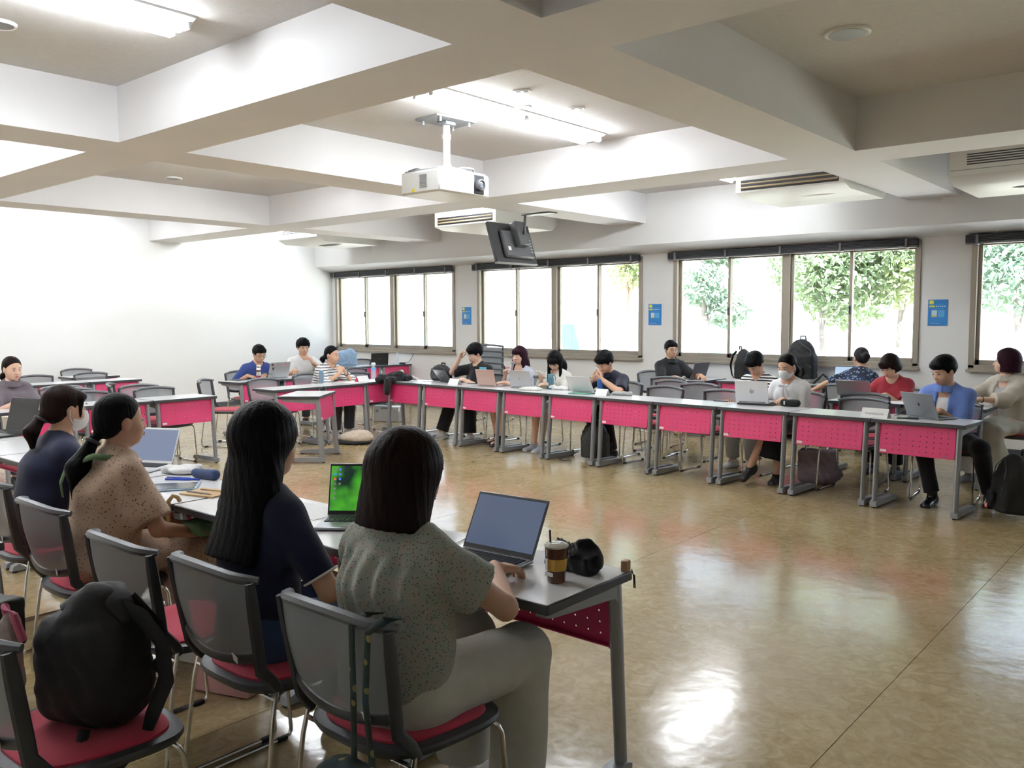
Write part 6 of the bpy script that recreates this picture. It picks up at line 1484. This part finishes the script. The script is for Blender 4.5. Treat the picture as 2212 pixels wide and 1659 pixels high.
obj('brand_tag', MB().box((-.02, -.148, .075), (.055, .004, .045)), 'tag_red', bR)
obj('tag_print', MB().box((-.02, -.1505, .075), (.036, .001, .022)), 'sticker', bR)
backpack(-4.86, 10.30, TZ, 96, 'blue and black backpack standing on a window desk', .30, .17, .42, 'nylon_black', front='nylon_blue')
BPT = backpack(-4.14, 10.40, TZ, 5, 'tall plain black backpack on a window desk behind the bow blouse', .36, .22, .55, 'nylon_black', straps=False)
adopt(obj('shoulder_strap', MB().tube([(-3.94, 10.30, .74), (-3.86, 10.24, .80), (-3.80, 10.22, .86), (-3.74, 10.24, .80), (-3.70, 10.28, .74)], .014, 8), 'nylon_black'), BPT)
backpack(-8.02, 7.97, TZ, 0, 'black backpack slumped behind the tipped black laptop', .32, .16, .22, 'nylon_black', straps=False, pocket=False)
# big black backpack on the near chair behind
bpk = thing('backpack', 'large black backpack slouching on a chair at lower left', 'backpack', (-2.36, .99, .455), math.radians(22))
blob('main_bag', None, '', '', [('b', (0, 0, .15), (.145, .10, .15), (.07,)), ('e', (0.02, .0, .26), (.095, .08, .12)), ('e', (0, .02, .10), (.155, .11, .10))], 'nylon_black', .008, .004, root=bpk)
obj('top_flap', MB().tube([(-.07, -.03, .31), (-.02, .02, .35), (.04, .03, .355), (.10, .0, .33), (.13, -.01, .29)], [.02, .035, .036, .03, .012], 10, flat=(.6, 1.3), up=(0, 0, 1)), 'nylon_black', bpk)
obj('shoulder_strap', MB().tube([(.09, .0, .33), (.16, .01, .30), (.215, .02, .23), (.225, .02, .13), (.19, .0, .03), (.17, -.02, -.05)], [.018, .022, .022, .022, .018, .008], 8, flat=(.4, 1.2), up=(0, 1, 0)), 'nylon_black', bpk)
obj('shoulder_strap', MB().tube([(.10, .04, .34), (.17, .06, .26), (.195, .06, .18), (.16, .05, .14)], .016, 8, flat=(.4, 1.2), up=(0, 1, 0)), 'nylon_black', bpk)
obj('webbing', MB().tube([(.17, -.02, -.05), (.14, -.06, -.09), (.09, -.10, -.10), (.05, -.13, -.13)], .006, 6), 'nylon_black', bpk); obj('webbing', MB().tube([(.06, -.10, .02), (.065, -.13, -.06), (.06, -.13, -.11)], [.016, .014, .008], 6), 'nylon_black', bpk)
chair(-2.36, .95, 180, 'chair under the large black backpack', 'chairs behind the near row')
chair(-3.10, .72, 180, 'chair cut by the left picture edge with the striped bag', 'chairs behind the near row')
bg2 = thing('hand_bag', 'dark bag with braided olive trim behind the black backpack', 'bag', (-2.99, .93, .455), .3)
blob('bag_body', None, '', '', [('b', (0, 0, .13), (.16, .12, .13), (.05,))], 'dark_print', .009, .004, root=bg2)
for k in range(3): obj('braid_trim', MB().tube([(-.17 + .02 * k, .0, .26 - .03 * k), (-.10, -.10 + .02 * k, .30 - .03 * k), (.0, -.10 + .01 * k, .25 - .025 * k), (.12, -.06, .27 - .03 * k)], .009, 6), 'braid', bg2)
blob('plush_charm', (-2.70, .90, .455), 'grey plush charm in a pink ribbon beside the backpack', 'charm', [('e', (0, 0, .20), (.035, .03, .05)), ('e', (.01, 0, .12), (.03, .03, .05)), ('e', (0, 0, .04), (.04, .035, .05))], 'plush', .006, .004)
tag(obj('ribbon', MB().tube([(-2.72, .905, .66), (-2.70, .89, .72), (-2.665, .90, .70), (-2.66, .92, .62)], .012, 8), 'pink_cloth'), 'pink ribbon around the plush charm', 'ribbon')
# floral bag hanging on the near chair
dotted('floral_bag', (.018, .026, .016), (.20, .17, .06), 26, .25, (.02, .045, .05))
fb = thing('tote_bag', 'dark floral cloth bag hanging from the near chair back', 'bag', (-1.60, 1.36, 0), math.radians(180))
for s, off in ((-1, 0), (1, .022)): obj('strap', MB().tube([(.035 * s, -.04, .805), (.035 * s, .012, .812), (.02 * s + off, .05, .79), (.012 * s + off, .055, .62), (.035 * s, .055, .44)], .010, 8, flat=(.45, 1.2), up=(0, 1, 0)), 'floral_bag', fb)
blob('bag_body', None, '', '', [('b', (-.02, .075, .31), (.15, .06, .14), (.045,)), ('e', (-.04, .09, .28), (.15, .07, .13))], 'floral_bag', .008, .007, root=fb)
# tote on the back row
tt = thing('tote_bag', 'light blue slouching tote bag on the back row', 'bag', (-11.72, 9.25, TZ), math.radians(75))
blob('bag_body', None, '', '', [('b', (0, 0, .13), (.26, .11, .13), (.05,)), ('e', (.08, 0, .22), (.18, .09, .07))], 'tote_blue', .012, .005, root=tt)
blob('slumped_side', None, '', '', [('e', (-.10, -.05, .15), (.15, .09, .12)), ('e', (.14, -.03, .19), (.12, .08, .13))], 'tote_blue', .012, .005, root=tt)
obj('handle', MB().tube([(-.16, -.115, .22), (-.15, -.15, .12), (-.06, -.16, .05), (.05, -.15, .08), (.10, -.13, .24)], .011, 8), 'tote_blue', tt)
# bags on the floor
cbg = thing('cloth_bag', 'beige canvas bag lying on the floor by the side row', 'bag', (-8.35, 6.80, 0), .5)
blob('bag_body', None, '', '', [('e', (0, 0, .07), (.22, .16, .08)), ('e', (.06, 0, .11), (.13, .11, .06))], 'canvas_beige', .010, .006, root=cbg); blob('bag_base', None, '', '', [('e', (-.02, -.02, .025), (.24, .17, .035))], 'c_black', .010, .002, root=cbg)
mv = thing('cloth_bag', 'mauve soft bag standing under the bow blouse desk', 'bag', (-2.96, 7.86, 0), .2)
blob('bag_body', None, '', '', [('b', (0, 0, .18), (.17, .11, .18), (.06,)), ('e', (.05, -.02, .10), (.18, .12, .10))], 'mauve_cloth', .010, .008, root=mv)
obj('handle', MB().tube([(-.08, -.02, .34), (-.07, -.03, .42), (0, -.03, .45), (.07, -.03, .42), (.08, -.02, .34)], .008, 6), 'mauve_cloth', mv)
pb = thing('paper_bag', 'glossy pink carrier bag on the floor under the near row', 'bag', (-3.16, 1.86, 0), .35)
obj('bag_body', MB().box((0, 0, .15), (.28, .09, .30), ch=.008, taper=(.96, .5)), 'pink_vinyl', pb); obj('handle', MB().tube([(-.06, 0, .29), (-.05, 0, .36), (.05, 0, .36), (.06, 0, .29)], .004, 6), 'pink_vinyl', pb)
bx_ = thing('box', 'white box with orange side under the near row', 'box', (-3.56, 1.98, 0), .3); obj('carton', MB().box((0, 0, .09), (.26, .14, .18), ch=.004), 'paper', bx_); obj('orange_side', MB().box((-.105, -.0715, .09), (.05, .002, .17)), 'orange_card', bx_)
# dark jacket on the chair at the right edge
blob('jacket', (-1.30, 9.50, .58), 'dark navy jacket hanging on the chair at the right edge', 'jacket', [('b', (0, 0, .16), (.24, .05, .16), (.04,)), ('e', (.0, -.02, .30), (.22, .06, .04))], 'c_navy_shirt', .010, .008, rot=-.42)
# stacked chairs by the window
for k in range(5):
    c_ = chair(-8.62 - .035 * k, 9.70 + .045 * k, 200, 'chair of the stack by the window behind the speaker, %s' % ['lowest', 'second from the floor', 'middle', 'second from the top', 'topmost'][k], 'stacked chairs'); c_.location.z = .085 * k
# green shoulder bag of the woman in the dotted dress
gb = thing('shoulder_bag', 'green strap bag worn by the woman in the dotted dress', 'bag', P17[0].location, P17[0].rotation_euler.z)
obj('strap', MB().tube([(-.110, -.100, .80), (-.085, -.116, .86), (-.045, -.112, .915), (.005, -.085, .955), (.050, -.035, .978), (.080, .03, .965), (.105, .10, .90)], .013, 8, flat=(.35, 1.2), up=(0, -1, .4)), 'bag_green', gb)
blob('bag_body', None, '', '', [('b', (.20, .36, .625), (.09, .06, .025), (.02,)), ('e', (.22, .38, .64), (.07, .05, .025))], 'bag_green', .006, .003, root=gb)
# silver equipment case under the far side row
cs = thing('equipment_case', 'silver equipment case on the floor behind the far side row', 'case', (-9.75, 8.55, 0), .5)
obj('shell', MB().box((0, 0, .12), (.42, .16, .24), ch=.012), 'lap_silver', cs); obj('handle', MB().tube([(-.07, -.082, .20), (-.06, -.10, .215), (.06, -.10, .215), (.07, -.082, .20)], .008, 6), 'dark_grey', cs)
for x_ in (-.14, .14): obj('latch', MB().box((x_, -.083, .17), (.04, .008, .05), ch=.002), 'mid_grey', cs)
